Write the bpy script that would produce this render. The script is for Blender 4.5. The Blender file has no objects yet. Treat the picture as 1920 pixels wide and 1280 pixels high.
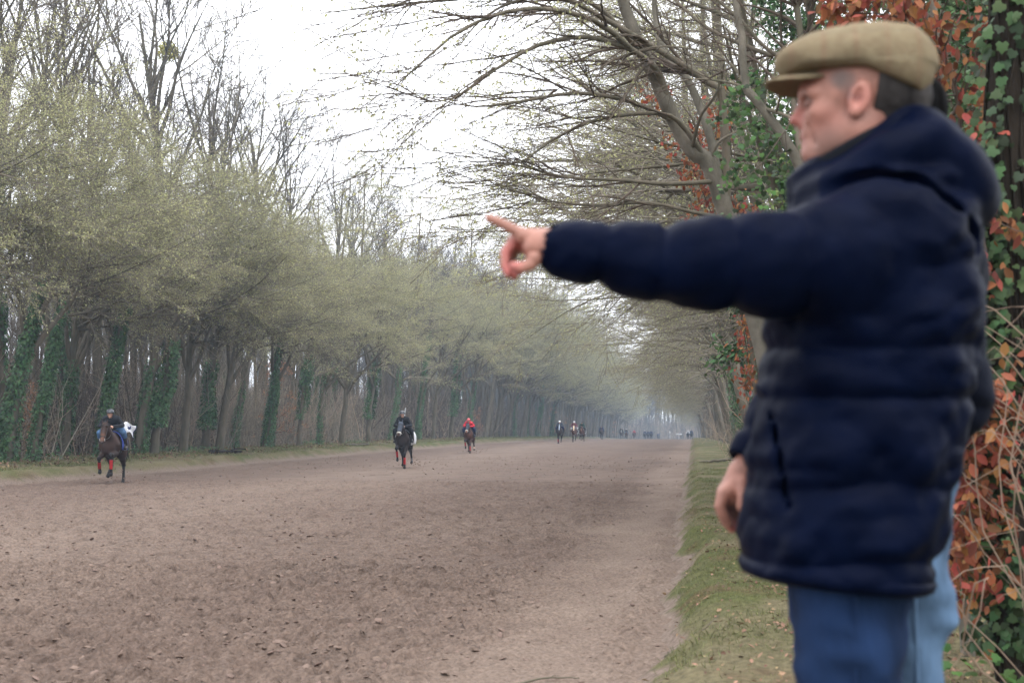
import bpy, math, random
import numpy as np

# ------------------------------------------------------------------ camera, sky, sun, exposure
SC = bpy.context.scene
F_PX = 2667.0                       # focal length in pixels of the 1920 px wide photograph (50 mm)
HX, HY = 1300.0, 812.0              # vanishing point of the track
CAMZ = 1.5
PITCH = math.atan((HY - 640.0) / F_PX)
YAW = math.atan((HX - 960.0) * math.cos(PITCH) / F_PX)      # camera turned left of the track

cam_data = bpy.data.cameras.new('camera')
cam_data.sensor_width = 36.0
cam_data.lens = F_PX * 36.0 / 1920.0
cam_data.clip_start = 0.1
cam_data.clip_end = 6000.0
cam_data.dof.use_dof = True
cam_data.dof.focus_distance = 46.0
cam_data.dof.aperture_fstop = 4.8
cam = bpy.data.objects.new('camera', cam_data)
SC.collection.objects.link(cam)
cam.location = (0, 0, CAMZ)
cam.rotation_euler = (math.pi / 2 + PITCH, 0, YAW)
SC.camera = cam

world = bpy.data.worlds.new('World')
SC.world = world
world.use_nodes = True
wt = world.node_tree
for n in list(wt.nodes): wt.nodes.remove(n)
SUN_EL, SUN_AZ = math.radians(58), math.radians(-35)
sky = wt.nodes.new('ShaderNodeTexSky'); sky.sky_type = 'NISHITA'; sky.sun_disc = False
sky.sun_elevation = SUN_EL; sky.sun_rotation = SUN_AZ
sky.dust_density = 4.0; sky.ozone_density = 1.0; sky.air_density = 1.0
hsv = wt.nodes.new('ShaderNodeHueSaturation'); hsv.inputs['Saturation'].default_value = 0.25
mix = wt.nodes.new('ShaderNodeMix'); mix.data_type = 'RGBA'; mix.inputs[0].default_value = 0.80
mix.inputs[7].default_value = (9.6, 9.8, 10.3, 1)           # even overcast cloud
bg = wt.nodes.new('ShaderNodeBackground'); bg.inputs[1].default_value = 0.14
wo = wt.nodes.new('ShaderNodeOutputWorld')
wt.links.new(sky.outputs[0], hsv.inputs['Color'])
wt.links.new(hsv.outputs[0], mix.inputs[6])
wt.links.new(mix.outputs[2], bg.inputs[0])
wt.links.new(bg.outputs[0], wo.inputs[0])

sun_d = bpy.data.lights.new('sun', 'SUN')
sun_d.energy = 0.9; sun_d.angle = math.radians(30); sun_d.color = (1.0, 0.97, 0.93)
sun = bpy.data.objects.new('sun', sun_d); SC.collection.objects.link(sun)
sun.rotation_euler = (math.pi / 2 - SUN_EL, 0, math.radians(25))

SC.view_settings.view_transform = 'Standard'
SC.view_settings.look = 'None'
SC.view_settings.exposure = 1.2
SC.view_settings.gamma = 1.0
SC.render.engine = 'CYCLES'
SC.cycles.use_denoising = True
SC.cycles.max_bounces = 6
SC.cycles.diffuse_bounces = 4
SC.cycles.glossy_bounces = 2
SC.cycles.transmission_bounces = 3
SC.cycles.transparent_max_bounces = 4
SC.cycles.volume_bounces = 0

# ------------------------------------------------------------------ helpers
COL = SC.collection
rng = np.random.default_rng(11)
A = np.array
cp, sp_, cy_, sy_ = math.cos(PITCH), math.sin(PITCH), math.cos(YAW), math.sin(YAW)
FWD = A([-sy_ * cp, cy_ * cp, sp_]); RGT = A([cy_, sy_, 0.0]); UPV = np.cross(RGT, FWD)
CAM = A([0.0, 0.0, CAMZ])

def P(px, py, d):
    """point on the ray of photo pixel (px, py) at world distance d along the track"""
    r = FWD + RGT * ((px - 960.0) / F_PX) + UPV * ((640.0 - py) / F_PX)
    return CAM + r * (d / r[1])

def ratio(px):
    return P(px, HY, 1.0)[0]

def unit(v):
    return v / np.maximum(np.linalg.norm(v, axis=-1, keepdims=True), 1e-9)

def sstep(a, b, x):
    t = np.clip((x - a) / (b - a), 0, 1)
    return t * t * (3 - 2 * t)

def _hash(ix, iy, iz, seed):
    h = (ix * 374761393 + iy * 668265263 + iz * 2147483647 + seed * 974634221) & 0xFFFFFFFF
    h = ((h ^ (h >> 13)) * 1274126177) & 0xFFFFFFFF
    return ((h ^ (h >> 16)) & 0xFFFF) / 65535.0

def noise(x, y, z=0.0, seed=0):
    x, y, z = np.broadcast_arrays(np.asarray(x, float), np.asarray(y, float), np.asarray(z, float))
    xi, yi, zi = [np.floor(v).astype(np.int64) for v in (x, y, z)]
    fx, fy, fz = x - xi, y - yi, z - zi
    fx, fy, fz = [v * v * (3 - 2 * v) for v in (fx, fy, fz)]
    out = 0
    for a in (0, 1):
        wx = fx if a else 1 - fx
        for b in (0, 1):
            wy = fy if b else 1 - fy
            for c in (0, 1):
                wz = fz if c else 1 - fz
                out = out + wx * wy * wz * _hash(xi + a, yi + b, zi + c, seed)
    return out * 2 - 1

def noise2(x, y, seed=0):
    xi, yi = np.floor(x).astype(np.int64), np.floor(y).astype(np.int64)
    fx, fy = x - xi, y - yi
    fx, fy = fx * fx * (3 - 2 * fx), fy * fy * (3 - 2 * fy)
    h = lambda a, b: _hash(xi + a, yi + b, 0, seed)
    return ((h(0, 0) * (1 - fx) + h(1, 0) * fx) * (1 - fy) + (h(0, 1) * (1 - fx) + h(1, 1) * fx) * fy) * 2 - 1

def fbm2(x, y, o=4, seed=0):
    s, a, r = 1.0, 1.0, 0
    for i in range(o):
        r = r + a * noise2(x * s + 17.3 * i, y * s - 9.1 * i, seed + i); s *= 2.03; a *= 0.5
    return r

def build_mesh(name, V, faces, mat=None, col=None, smooth=True, midx=None):
    """faces: list of int arrays (n, k)"""
    V = np.ascontiguousarray(V, dtype=np.float32)
    if isinstance(faces, np.ndarray): faces = [faces]
    faces = [np.asarray(f, dtype=np.int32) for f in faces if len(f)]
    me = bpy.data.meshes.new(name)
    me.vertices.add(len(V)); me.vertices.foreach_set('co', V.ravel())
    nl = sum(f.size for f in faces); nf = sum(len(f) for f in faces)
    me.loops.add(nl); me.loops.foreach_set('vertex_index', np.concatenate([f.ravel() for f in faces]))
    me.polygons.add(nf)
    starts, s = [], 0
    for f in faces:
        starts.append(np.arange(len(f), dtype=np.int32) * f.shape[1] + s); s += f.size
    me.polygons.foreach_set('loop_start', np.concatenate(starts))
    if smooth: me.polygons.foreach_set('use_smooth', np.ones(nf, dtype=bool))
    if midx is not None: me.polygons.foreach_set('material_index', np.asarray(midx, dtype=np.int32))
    me.update(calc_edges=True); me.validate()
    if col is not None:
        c = np.ones((len(V), 4), np.float32); c[:, :3] = col
        at = me.color_attributes.new('Col', 'FLOAT_COLOR', 'POINT')
        at.data.foreach_set('color', c.ravel())
    if mat is not None:
        for m in (mat if isinstance(mat, (list, tuple)) else [mat]): me.materials.append(m)
    return me

def obj(name, me, parent=None, loc=None):
    o = bpy.data.objects.new(name, me); COL.objects.link(o)
    if parent is not None: o.parent = parent
    if loc is not None: o.location = loc
    return o

def mobj(name, V, faces, mat, parent=None, col=None, smooth=True, loc=None):
    return obj(name, build_mesh(name, V, faces, mat, col, smooth), parent, loc)

def tag(o, label=None, cat=None, group=None, kind=None):
    if label: o['label'] = label
    if cat: o['category'] = cat
    if group: o['group'] = group
    if kind: o['kind'] = kind
    return o

def empty(name, loc=(0, 0, 0), rz=0.0, scale=1.0):
    o = bpy.data.objects.new(name, None); COL.objects.link(o)
    o.empty_display_size = 0.2
    o.location = loc; o.rotation_euler = (0, 0, rz); o.scale = (scale,) * 3
    return o

def merge(parts):
    """[(V, [faces])] -> V, faces"""
    Vs, Fs, n = [], [], 0
    for V, F in parts:
        if isinstance(F, np.ndarray): F = [F]
        Vs.append(V); Fs += [f + n for f in F]; n += len(V)
    return np.concatenate(Vs), Fs

# --- tubes along many polylines at once
def tubes(Pn, Rn, sides=5, cap=False):
    N, K, _ = Pn.shape
    T = unit(np.gradient(Pn, axis=1))
    ref = np.where(np.abs(T[:, :1, 2:3]) > 0.8, A([1.0, 0.13, 0]), A([0, 0.1, 1.0]))
    ref = np.broadcast_to(ref, T.shape)
    U = unit(np.cross(T, ref)); W = np.cross(T, U)
    a = np.arange(sides) * 2 * math.pi / sides
    V = Pn[:, :, None, :] + Rn[:, :, None, None] * (np.cos(a)[None, None, :, None] * U[:, :, None, :] + np.sin(a)[None, None, :, None] * W[:, :, None, :])
    V = V.reshape(-1, 3)
    i = np.arange(N)[:, None, None] * K * sides; k = np.arange(K - 1)[None, :, None] * sides; s = np.arange(sides)[None, None, :]
    s2 = (s + 1) % sides
    b = i + k
    Q = np.stack([b + s, b + s2, b + sides + s2, b + sides + s], -1).reshape(-1, 4)
    F = [Q]
    if cap:
        n0 = np.arange(N)[:, None] * K * sides
        F.append((n0 + np.arange(sides)[None, ::-1])); F.append(n0 + (K - 1) * sides + np.arange(sides)[None, :])
    return V, F

def poly(pts, n):
    """resample a polyline smoothly (Catmull-Rom) to n points; pts (m, d)"""
    pts = np.asarray(pts, float); m = len(pts)
    t = np.linspace(0, m - 1, n); i = np.clip(t.astype(int), 0, m - 2); f = (t - i)[:, None]
    p0, p1, p2, p3 = pts[np.clip(i - 1, 0, m - 1)], pts[i], pts[i + 1], pts[np.clip(i + 2, 0, m - 1)]
    return 0.5 * (2 * p1 + (p2 - p0) * f + (2 * p0 - 5 * p1 + 4 * p2 - p3) * f ** 2 + (3 * p1 - p0 - 3 * p2 + p3) * f ** 3)

def tube1(pts, radii, n=14, sides=8, cap=True):
    pr = poly(np.column_stack([pts, radii]), n)
    return tubes(pr[None, :, :3], pr[None, :, 3], sides, cap)

# --- branching
def grow(r, Pp, Rp, n, t=(0.3, 0.95), ang=(50, 12), ln=(1, 2), K=5, rr=0.6, rend=0.35, trop=(0, 0, 0), bias=(0, 0, 0), wig=0.12, lfall=0.4, rmax=9.0, flat=1.0):
    N, Kp, _ = Pp.shape
    seg = np.linalg.norm(np.diff(Pp, axis=1), axis=2).sum(1); w = seg / seg.sum()
    idx = r.choice(N, n, p=w)
    tt = r.uniform(t[0], t[1], n); u = tt * (Kp - 1); i = np.clip(u.astype(int), 0, Kp - 2); f = (u - i)[:, None]
    p = Pp[idx, i] * (1 - f) + Pp[idx, i + 1] * f
    rad = Rp[idx, i] * (1 - f[:, 0]) + Rp[idx, i + 1] * f[:, 0]
    tan = unit(Pp[idx, i + 1] - Pp[idx, i])
    rv = r.normal(size=(n, 3)); rv[:, 2] *= flat
    perp = unit(rv - (rv * tan).sum(1, keepdims=True) * tan)
    a = np.radians(r.normal(ang[0], ang[1], n))[:, None]
    d = unit(np.cos(a) * tan + np.sin(a) * perp + A(bias))
    L = r.uniform(ln[0], ln[1], n) * (1 - lfall * (tt - t[0]) / max(t[1] - t[0], 1e-6))
    r0 = np.minimum(np.minimum(rad * rr, rmax), L * 0.03 + 0.004)
    out = np.empty((n, K, 3)); out[:, 0] = p; R = np.empty((n, K))
    trop = A(trop)
    for k in range(K):
        R[:, k] = r0 * (1 - (1 - rend) * k / (K - 1))
        if k:
            d = unit(d + wig * r.normal(size=(n, 3)) + trop / (K - 1))
            out[:, k] = out[:, k - 1] + d * (L / (K - 1))[:, None]
    return out, R

LEAF_DIAMOND = (A([[0, 0, 0], [0.28, 0.45, 0.06], [0, 1, 0], [-0.28, 0.45, 0.06]]), [A([[0, 1, 2, 3]])])
LEAF_BEECH = (A([[0, 0, 0], [0.22, 0.22, .07], [0.30, 0.52, .09], [0.17, 0.82, .06], [0, 1.05, 0], [-0.17, 0.82, .06], [-0.30, 0.52, .09], [-0.22, 0.22, .07], [0, .5, -0.03]]),
              [A([[8, 0, 1], [8, 1, 2], [8, 2, 3], [8, 3, 4], [8, 4, 5], [8, 5, 6], [8, 6, 7], [8, 7, 0]])])
LEAF_IVY = (A([[0, 0.05, 0], [0.26, -0.12, -.04], [0.54, 0.14, -.05], [0.41, 0.36, .0], [0.44, 0.64, -.05], [0.25, 0.68, .02], [0, 1.0, -.06],
               [-0.25, 0.68, .02], [-0.44, 0.64, -.05], [-0.41, 0.36, .0], [-0.54, 0.14, -.05], [-0.26, -0.12, -.04], [0, .34, .05]]),
            [A([[12, i, (i + 1) % 12] for i in range(12)])])
GRASS = (A([[-.05, 0, 0], [.05, 0, 0], [.035, .55, .08], [0, 1, .3], [-.035, .55, .08]]), [A([[0, 1, 2, 3, 4]])])

def frames(r, n, normal=None, nspread=1.0, head=None, hspread=1.0):
    """(n,3,3) columns: side, along, normal"""
    nn = r.normal(size=(n, 3)) * nspread
    if normal is not None: nn = nn + normal
    nn = unit(nn)
    hh = r.normal(size=(n, 3)) * hspread
    if head is not None: hh = hh + head
    hh = unit(hh - (hh * nn).sum(1, keepdims=True) * nn)
    s = np.cross(hh, nn)
    return np.stack([s, hh, nn], -1)

def leaves(pos, size, fr, tpl):
    T, F = tpl
    V = pos[:, None, :] + size[:, None, None] * np.einsum('nij,mj->nmi', fr, T)
    n, m = len(pos), len(T)
    off = (np.arange(n) * m)[:, None, None]
    return V.reshape(-1, 3), [(f[None] + off).reshape(-1, f.shape[1]) for f in F]

def on_branches(r, Pn, n, t=(0.1, 1.0), spread=0.05):
    N, K, _ = Pn.shape
    idx = r.integers(0, N, n); u = r.uniform(t[0], t[1], n) * (K - 1); i = np.clip(u.astype(int), 0, K - 2); f = (u - i)[:, None]
    p = Pn[idx, i] * (1 - f) + Pn[idx, i + 1] * f
    tan = unit(Pn[idx, i + 1] - Pn[idx, i])
    return p + r.normal(size=(n, 3)) * spread, tan

# --- signed distance modelling on a grid, meshed with surface nets
class Grid:
    def __init__(s, lo, hi, h):
        s.lo = np.asarray(lo, float); s.h = h
        n = np.ceil((np.asarray(hi, float) - s.lo) / h).astype(int) + 1
        ax = [s.lo[i] + np.arange(n[i]) * h for i in range(3)]
        s.X, s.Y, s.Z = [g.astype(np.float32) for g in np.meshgrid(*ax, indexing='ij')]
        s.D = np.full(s.X.shape, 9.0, np.float32)
    def capsd(s, a, b, ra, rb, sq=None):
        a = np.asarray(a, float); b = np.asarray(b, float); ab = b - a; L2 = max((ab * ab).sum(), 1e-9)
        px, py, pz = s.X - a[0], s.Y - a[1], s.Z - a[2]
        t = np.clip((px * ab[0] + py * ab[1] + pz * ab[2]) / L2, 0, 1)
        return np.sqrt((px - t * ab[0]) ** 2 + (py - t * ab[1]) ** 2 + (pz - t * ab[2]) ** 2) - (ra + (rb - ra) * t)
    def elld(s, c, r, R=None):
        p = [s.X - c[0], s.Y - c[1], s.Z - c[2]]
        if R is not None:
            R = np.asarray(R, float)
            p = [R[i, 0] * p[0] + R[i, 1] * p[1] + R[i, 2] * p[2] for i in range(3)]   # rows = local axes
        k0 = np.sqrt(sum((p[i] / r[i]) ** 2 for i in range(3))) + 1e-6
        k1 = np.sqrt(sum((p[i] / r[i] ** 2) ** 2 for i in range(3))) + 1e-6
        return k0 * (k0 - 1) / k1
    def planed(s, p, n):
        n = unit(np.asarray(n, float)); return (s.X - p[0]) * n[0] + (s.Y - p[1]) * n[1] + (s.Z - p[2]) * n[2]
    def add(s, d, k=0.0):
        if k <= 0: s.D = np.minimum(s.D, d)
        else:
            h = np.clip(0.5 + 0.5 * (s.D - d) / k, 0, 1); s.D = s.D * (1 - h) + d * h - k * h * (1 - h)
        return s
    def cut(s, d, k=0.0):                       # remove where d < 0
        if k <= 0: s.D = np.maximum(s.D, -d)
        else:
            h = np.clip(0.5 - 0.5 * (s.D + d) / k, 0, 1); s.D = s.D * (1 - h) - d * h + k * h * (1 - h)
        return s
    def caps(s, a, b, ra, rb, k=0.0): return s.add(s.capsd(a, b, ra, rb), k)
    def chain(s, pts, rad, k=0.0):
        d = None
        for i in range(len(pts) - 1):
            c = s.capsd(pts[i], pts[i + 1], rad[i], rad[i + 1]); d = c if d is None else np.minimum(d, c)
        return s.add(d, k)
    def ell(s, c, r, R=None, k=0.0): return s.add(s.elld(c, r, R), k)
    def mesh(s):
        f = s.D.copy()
        f[0] = f[-1] = 1; f[:, 0] = f[:, -1] = 1; f[:, :, 0] = f[:, :, -1] = 1
        ins = f < 0
        sl = lambda a, i, j, k: a[i:a.shape[0] - 1 + i, j:a.shape[1] - 1 + j, k:a.shape[2] - 1 + k]
        cnt = sum(sl(ins, i, j, k).astype(np.int8) for i in (0, 1) for j in (0, 1) for k in (0, 1))
        act = (cnt > 0) & (cnt < 8)
        ci = np.argwhere(act); n = len(ci)
        vid = np.full(act.shape, -1, np.int64); vid[act] = np.arange(n)
        acc = np.zeros((n, 3)); m = np.zeros(n)
        for ax in range(3):
            for u in (0, 1):
                for v in (0, 1):
                    o = [0, 0, 0]; o[(ax + 1) % 3] = u; o[(ax + 2) % 3] = v
                    a = ci + A(o); b = a.copy(); b[:, ax] += 1
                    fa = f[a[:, 0], a[:, 1], a[:, 2]]; fb = f[b[:, 0], b[:, 1], b[:, 2]]
                    x = (fa < 0) != (fb < 0)
                    t = np.where(x, fa / np.where(x, fa - fb, 1), 0)
                    p = A(o, float)[None] * np.ones((n, 1)); p[:, ax] = t
                    acc += p * x[:, None]; m += x
        V = s.lo + (ci + acc / m[:, None]) * s.h
        Q = []
        for ax in range(3):
            b1, b2 = (ax + 1) % 3, (ax + 2) % 3
            fa = np.moveaxis(ins, (ax, b1, b2), (0, 1, 2)); vv = np.moveaxis(vid, (ax, b1, b2), (0, 1, 2))
            x = fa[:-1] != fa[1:]
            e = np.argwhere(x[:, 1:-1, 1:-1]); e[:, 1:] += 1
            i, j, k = e.T
            q = np.stack([vv[i, j - 1, k - 1], vv[i, j, k - 1], vv[i, j, k], vv[i, j - 1, k]], -1)
            flip = ~fa[i, j, k]
            q[flip] = q[flip][:, ::-1]
            Q.append(q)
        return V, [np.concatenate(Q)]

def gn_scatter(name, protos, pts, idx, rot, scl):
    """one object that repeats the given meshes on points (for uncountable stuff)"""
    me = bpy.data.meshes.new(name); n = len(pts)
    me.vertices.add(n); me.vertices.foreach_set('co', np.asarray(pts, np.float32).ravel())
    at = me.attributes.new('which', 'INT', 'POINT'); at.data.foreach_set('value', np.asarray(idx, np.int32))
    at = me.attributes.new('turn', 'FLOAT_VECTOR', 'POINT'); at.data.foreach_set('vector', np.asarray(rot, np.float32).ravel())
    at = me.attributes.new('size', 'FLOAT_VECTOR', 'POINT'); at.data.foreach_set('vector', np.asarray(scl, np.float32).ravel())
    o = obj(name, me)
    ng = bpy.data.node_groups.new(name, 'GeometryNodeTree')
    ng.interface.new_socket('Geometry', in_out='INPUT', socket_type='NodeSocketGeometry')
    ng.interface.new_socket('Geometry', in_out='OUTPUT', socket_type='NodeSocketGeometry')
    nd, lk = ng.nodes, ng.links
    gi, go = nd.new('NodeGroupInput'), nd.new('NodeGroupOutput'); jn = nd.new('GeometryNodeJoinGeometry')
    def attr(nm, ty):
        a = nd.new('GeometryNodeInputNamedAttribute'); a.data_type = ty; a.inputs[0].default_value = nm; return a.outputs[0]
    w, t, z = attr('which', 'INT'), attr('turn', 'FLOAT_VECTOR'), attr('size', 'FLOAT_VECTOR')
    for i, pm in enumerate(protos):
        po = bpy.data.objects.new(pm.name, pm)
        oi = nd.new('GeometryNodeObjectInfo'); oi.inputs['Object'].default_value = po
        cm = nd.new('FunctionNodeCompare'); cm.data_type = 'INT'; cm.operation = 'EQUAL'
        lk.new(w, cm.inputs[2]); cm.inputs[3].default_value = i
        ip = nd.new('GeometryNodeInstanceOnPoints')
        lk.new(gi.outputs[0], ip.inputs['Points']); lk.new(cm.outputs[0], ip.inputs['Selection'])
        lk.new(oi.outputs['Geometry'], ip.inputs['Instance']); lk.new(t, ip.inputs['Rotation']); lk.new(z, ip.inputs['Scale'])
        lk.new(ip.outputs[0], jn.inputs[0])
    lk.new(jn.outputs[0], go.inputs[0])
    md = o.modifiers.new('scatter', 'NODES'); md.node_group = ng
    o['kind'] = 'stuff'
    return o

# ------------------------------------------------------------------ materials
def mat(name, base=(0.2, 0.2, 0.2), rough=0.8, spec=0.3, var=0.0, col2=None, scale=8.0, bump=0.0, bscale=40.0, island=0.0, objrand=0.0,
        attr=False, transl=0.0, sheen=0.0, stretch=None, detail=4.0, metal=0.0, bdist=0.02):
    m = bpy.data.materials.new(name); m.use_nodes = True
    nt = m.node_tree; b = nt.nodes['Principled BSDF']
    b.inputs['Roughness'].default_value = rough; b.inputs['Specular IOR Level'].default_value = spec
    b.inputs['Metallic'].default_value = metal
    if sheen: b.inputs['Sheen Weight'].default_value = sheen; b.inputs['Sheen Roughness'].default_value = 0.5
    N = nt.nodes.new; L = nt.links.new
    tc = N('ShaderNodeTexCoord'); co = tc.outputs['Object']
    if stretch:
        mp = N('ShaderNodeMapping'); mp.inputs['Scale'].default_value = stretch; L(co, mp.inputs[0]); co = mp.outputs[0]
    if attr:
        an = N('ShaderNodeAttribute'); an.attribute_name = 'Col'; c = an.outputs['Color']
    else:
        rgb = N('ShaderNodeRGB'); rgb.outputs[0].default_value = (*base, 1); c = rgb.outputs[0]
    def mixc(fac, x, y, blend='MIX'):
        q = N('ShaderNodeMix'); q.data_type = 'RGBA'; q.blend_type = blend
        for s, v in ((q.inputs[0], fac), (q.inputs[6], x), (q.inputs[7], y)):
            if hasattr(v, 'is_linked'): L(v, s)
            else: s.default_value = v
        return q.outputs[2]
    if col2 is not None or var:
        nz = N('ShaderNodeTexNoise'); nz.inputs['Scale'].default_value = scale; nz.inputs['Detail'].default_value = detail; L(co, nz.inputs['Vector'])
        mr = N('ShaderNodeMapRange'); mr.inputs[1].default_value = 0.32; mr.inputs[2].default_value = 0.68; L(nz.outputs['Fac'], mr.inputs[0])
        if col2 is not None: c = mixc(mr.outputs[0], c, (*col2, 1))
        if var:
            m2 = N('ShaderNodeMapRange'); m2.inputs[3].default_value = 1 - var; m2.inputs[4].default_value = 1 + var; L(nz.outputs['Fac'], m2.inputs[0])
            m2.inputs[1].default_value = 0.3; m2.inputs[2].default_value = 0.7
            c = mixc(1.0, c, m2.outputs[0], 'MULTIPLY')
    if island or objrand:
        if island: g = N('ShaderNodeNewGeometry').outputs['Random Per Island']; amt = island
        else: g = N('ShaderNodeObjectInfo').outputs['Random']; amt = objrand
        hs = N('ShaderNodeHueSaturation'); L(c, hs.inputs['Color'])
        mv = N('ShaderNodeMapRange'); mv.inputs[3].default_value = 1 - amt; mv.inputs[4].default_value = 1 + amt; L(g, mv.inputs[0]); L(mv.outputs[0], hs.inputs['Value'])
        ml = N('ShaderNodeMath'); ml.operation = 'MULTIPLY'; ml.inputs[1].default_value = 7.31; L(g, ml.inputs[0])
        fr = N('ShaderNodeMath'); fr.operation = 'FRACT'; L(ml.outputs[0], fr.inputs[0])
        mh = N('ShaderNodeMapRange'); mh.inputs[3].default_value = 0.5 - 0.05 * amt; mh.inputs[4].default_value = 0.5 + 0.05 * amt; L(fr.outputs[0], mh.inputs[0]); L(mh.outputs[0], hs.inputs['Hue'])
        c = hs.outputs[0]
    L(c, b.inputs['Base Color'])
    if bump:
        nb = N('ShaderNodeTexNoise'); nb.inputs['Scale'].default_value = bscale; nb.inputs['Detail'].default_value = 5.0; L(co, nb.inputs['Vector'])
        bp = N('ShaderNodeBump'); bp.inputs['Strength'].default_value = bump; bp.inputs['Distance'].default_value = bdist
        L(nb.outputs['Fac'], bp.inputs['Height']); L(bp.outputs[0], b.inputs['Normal'])
    if transl:
        tr = N('ShaderNodeBsdfTranslucent'); L(c, tr.inputs[0]); ms = N('ShaderNodeMixShader'); ms.inputs[0].default_value = transl
        L(b.outputs[0], ms.inputs[1]); L(tr.outputs[0], ms.inputs[2]); L(ms.outputs[0], nt.nodes['Material Output'].inputs[0])
    return m

M = {}
M['bark'] = mat('bark_grey_brown', (0.15, 0.125, 0.095), 0.9, 0.2, col2=(0.085, 0.08, 0.055), scale=5, bump=0.6, bscale=30, stretch=(1, 1, .3))
M['bark_smooth'] = mat('bark_smooth_grey', (0.17, 0.15, 0.12), 0.85, 0.2, col2=(0.085, 0.078, 0.06), scale=6, bump=0.5, bscale=55, stretch=(1, 1, .6))
M['bark_dark'] = mat('bark_dark', (0.035, 0.028, 0.022), 0.95, 0.1, col2=(0.016, 0.013, 0.010), scale=9, bump=0.9, bscale=34, stretch=(1, 1, .25))
M['twig'] = mat('twig_brown', (0.085, 0.066, 0.05), 0.9, 0.2, island=0.3)
M['twig_pale'] = mat('twig_pale', (0.29, 0.23, 0.17), 0.9, 0.2, island=0.35)
M['twig_mid'] = mat('twig_mid', (0.21, 0.185, 0.145), 0.9, 0.2, island=0.35)
M['bramble'] = mat('bramble_tan', (0.21, 0.155, 0.11), 0.8, 0.2, island=0.4)
M['catkin'] = mat('young_leaf_olive', (0.40, 0.398, 0.205), 0.8, 0.2, island=0.35, transl=0.55)
M['spring'] = mat('spring_leaf_green', (0.15, 0.20, 0.06), 0.7, 0.3, island=0.35, transl=0.35)
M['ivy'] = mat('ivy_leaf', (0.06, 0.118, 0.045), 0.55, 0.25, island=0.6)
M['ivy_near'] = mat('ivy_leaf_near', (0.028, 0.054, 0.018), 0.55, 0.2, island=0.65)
M['ivy_light'] = mat('ivy_leaf_fresh', (0.055, 0.115, 0.026), 0.55, 0.25, island=0.5, transl=0.2)
M['ivy_piece'] = mat('ivy_leaf_single', (0.034, 0.062, 0.020), 0.55, 0.22, objrand=0.65, transl=0.15)
M['beech'] = mat('withered_beech_leaf', (0.24, 0.086, 0.042), 0.65, 0.2, island=0.6, transl=0.35)
M['beech_piece'] = mat('withered_beech_leaf_single', (0.29, 0.098, 0.046), 0.6, 0.2, objrand=0.6, transl=0.35)
M['beech_pale'] = mat('withered_leaf_pale', (0.34, 0.19, 0.11), 0.8, 0.2, island=0.4, transl=0.3)
M['litter'] = mat('leaf_litter', (0.20, 0.125, 0.078), 0.8, 0.2, island=0.6)
M['grass'] = mat('grass_blade', (0.175, 0.185, 0.08), 0.7, 0.2, island=0.5, transl=0.25)
M['mistletoe'] = mat('mistletoe', (0.30, 0.28, 0.05), 0.7, 0.2, island=0.4)

# ------------------------------------------------------------------ ground
TX0, TX1 = -20.5, -0.3              # edges of the sand track
_py = A([-60, 0, 8, 44, 61, 92, 143, 225, 316, 420, 600, 900.0])
_pd = A([1.45, 1.46, 1.5, 1.56, 1.44, 1.24, 1.0, 1.02, 1.25, 1.9, 3.2, 4.2])
_yy = np.linspace(-60, 900, 1921); _dd = np.interp(_yy, _py, _pd)
_k = np.ones(41) / 41; _dd = np.convolve(np.pad(_dd, 20, mode='edge'), _k, 'valid')
def base(y): return CAMZ - np.interp(y, _yy, _dd)

def bank_r(x, y):                   # height of the right verge above the track
    x = np.asarray(x, float); y = np.asarray(y, float)
    e = TX1 + 0.09 * noise2(y * 0.55, y * 0 + 3.1, 5) + 0.10 * fbm2(x * 1.7, y * 1.7, 3, 6)
    return 0.30 * sstep(e - 0.05, e + 0.50, x) + 0.05 * sstep(1.2, 3.5, x) - 0.02
def bank_l(x, y):
    e = TX0 + 0.25 * noise2(np.asarray(y) * 0.35, np.asarray(y) * 0 + 8.1, 7)
    return 0.42 * sstep(e + 0.15, e - 0.55, x) + 0.10 * sstep(e - 1.2, e - 4, x) - 0.03
def gz(x, y):
    x = np.asarray(x, float); y = np.asarray(y, float)
    h = np.where(x > -10, np.maximum(bank_r(x, y), 0), np.maximum(bank_l(x, y), 0))
    return base(y) + h
def gzf(x, y): return float(gz(x, y))

def sheet(xs, ys, zf):
    X, Y = np.meshgrid(xs, ys)
    Z = zf(X, Y)
    V = np.column_stack([X.ravel(), Y.ravel(), Z.ravel()])
    nx, ny = len(xs), len(ys)
    i = (np.arange(ny - 1)[:, None] * nx + np.arange(nx - 1)[None]).ravel()
    return V, np.stack([i, i + 1, i + nx + 1, i + nx], -1)

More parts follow.
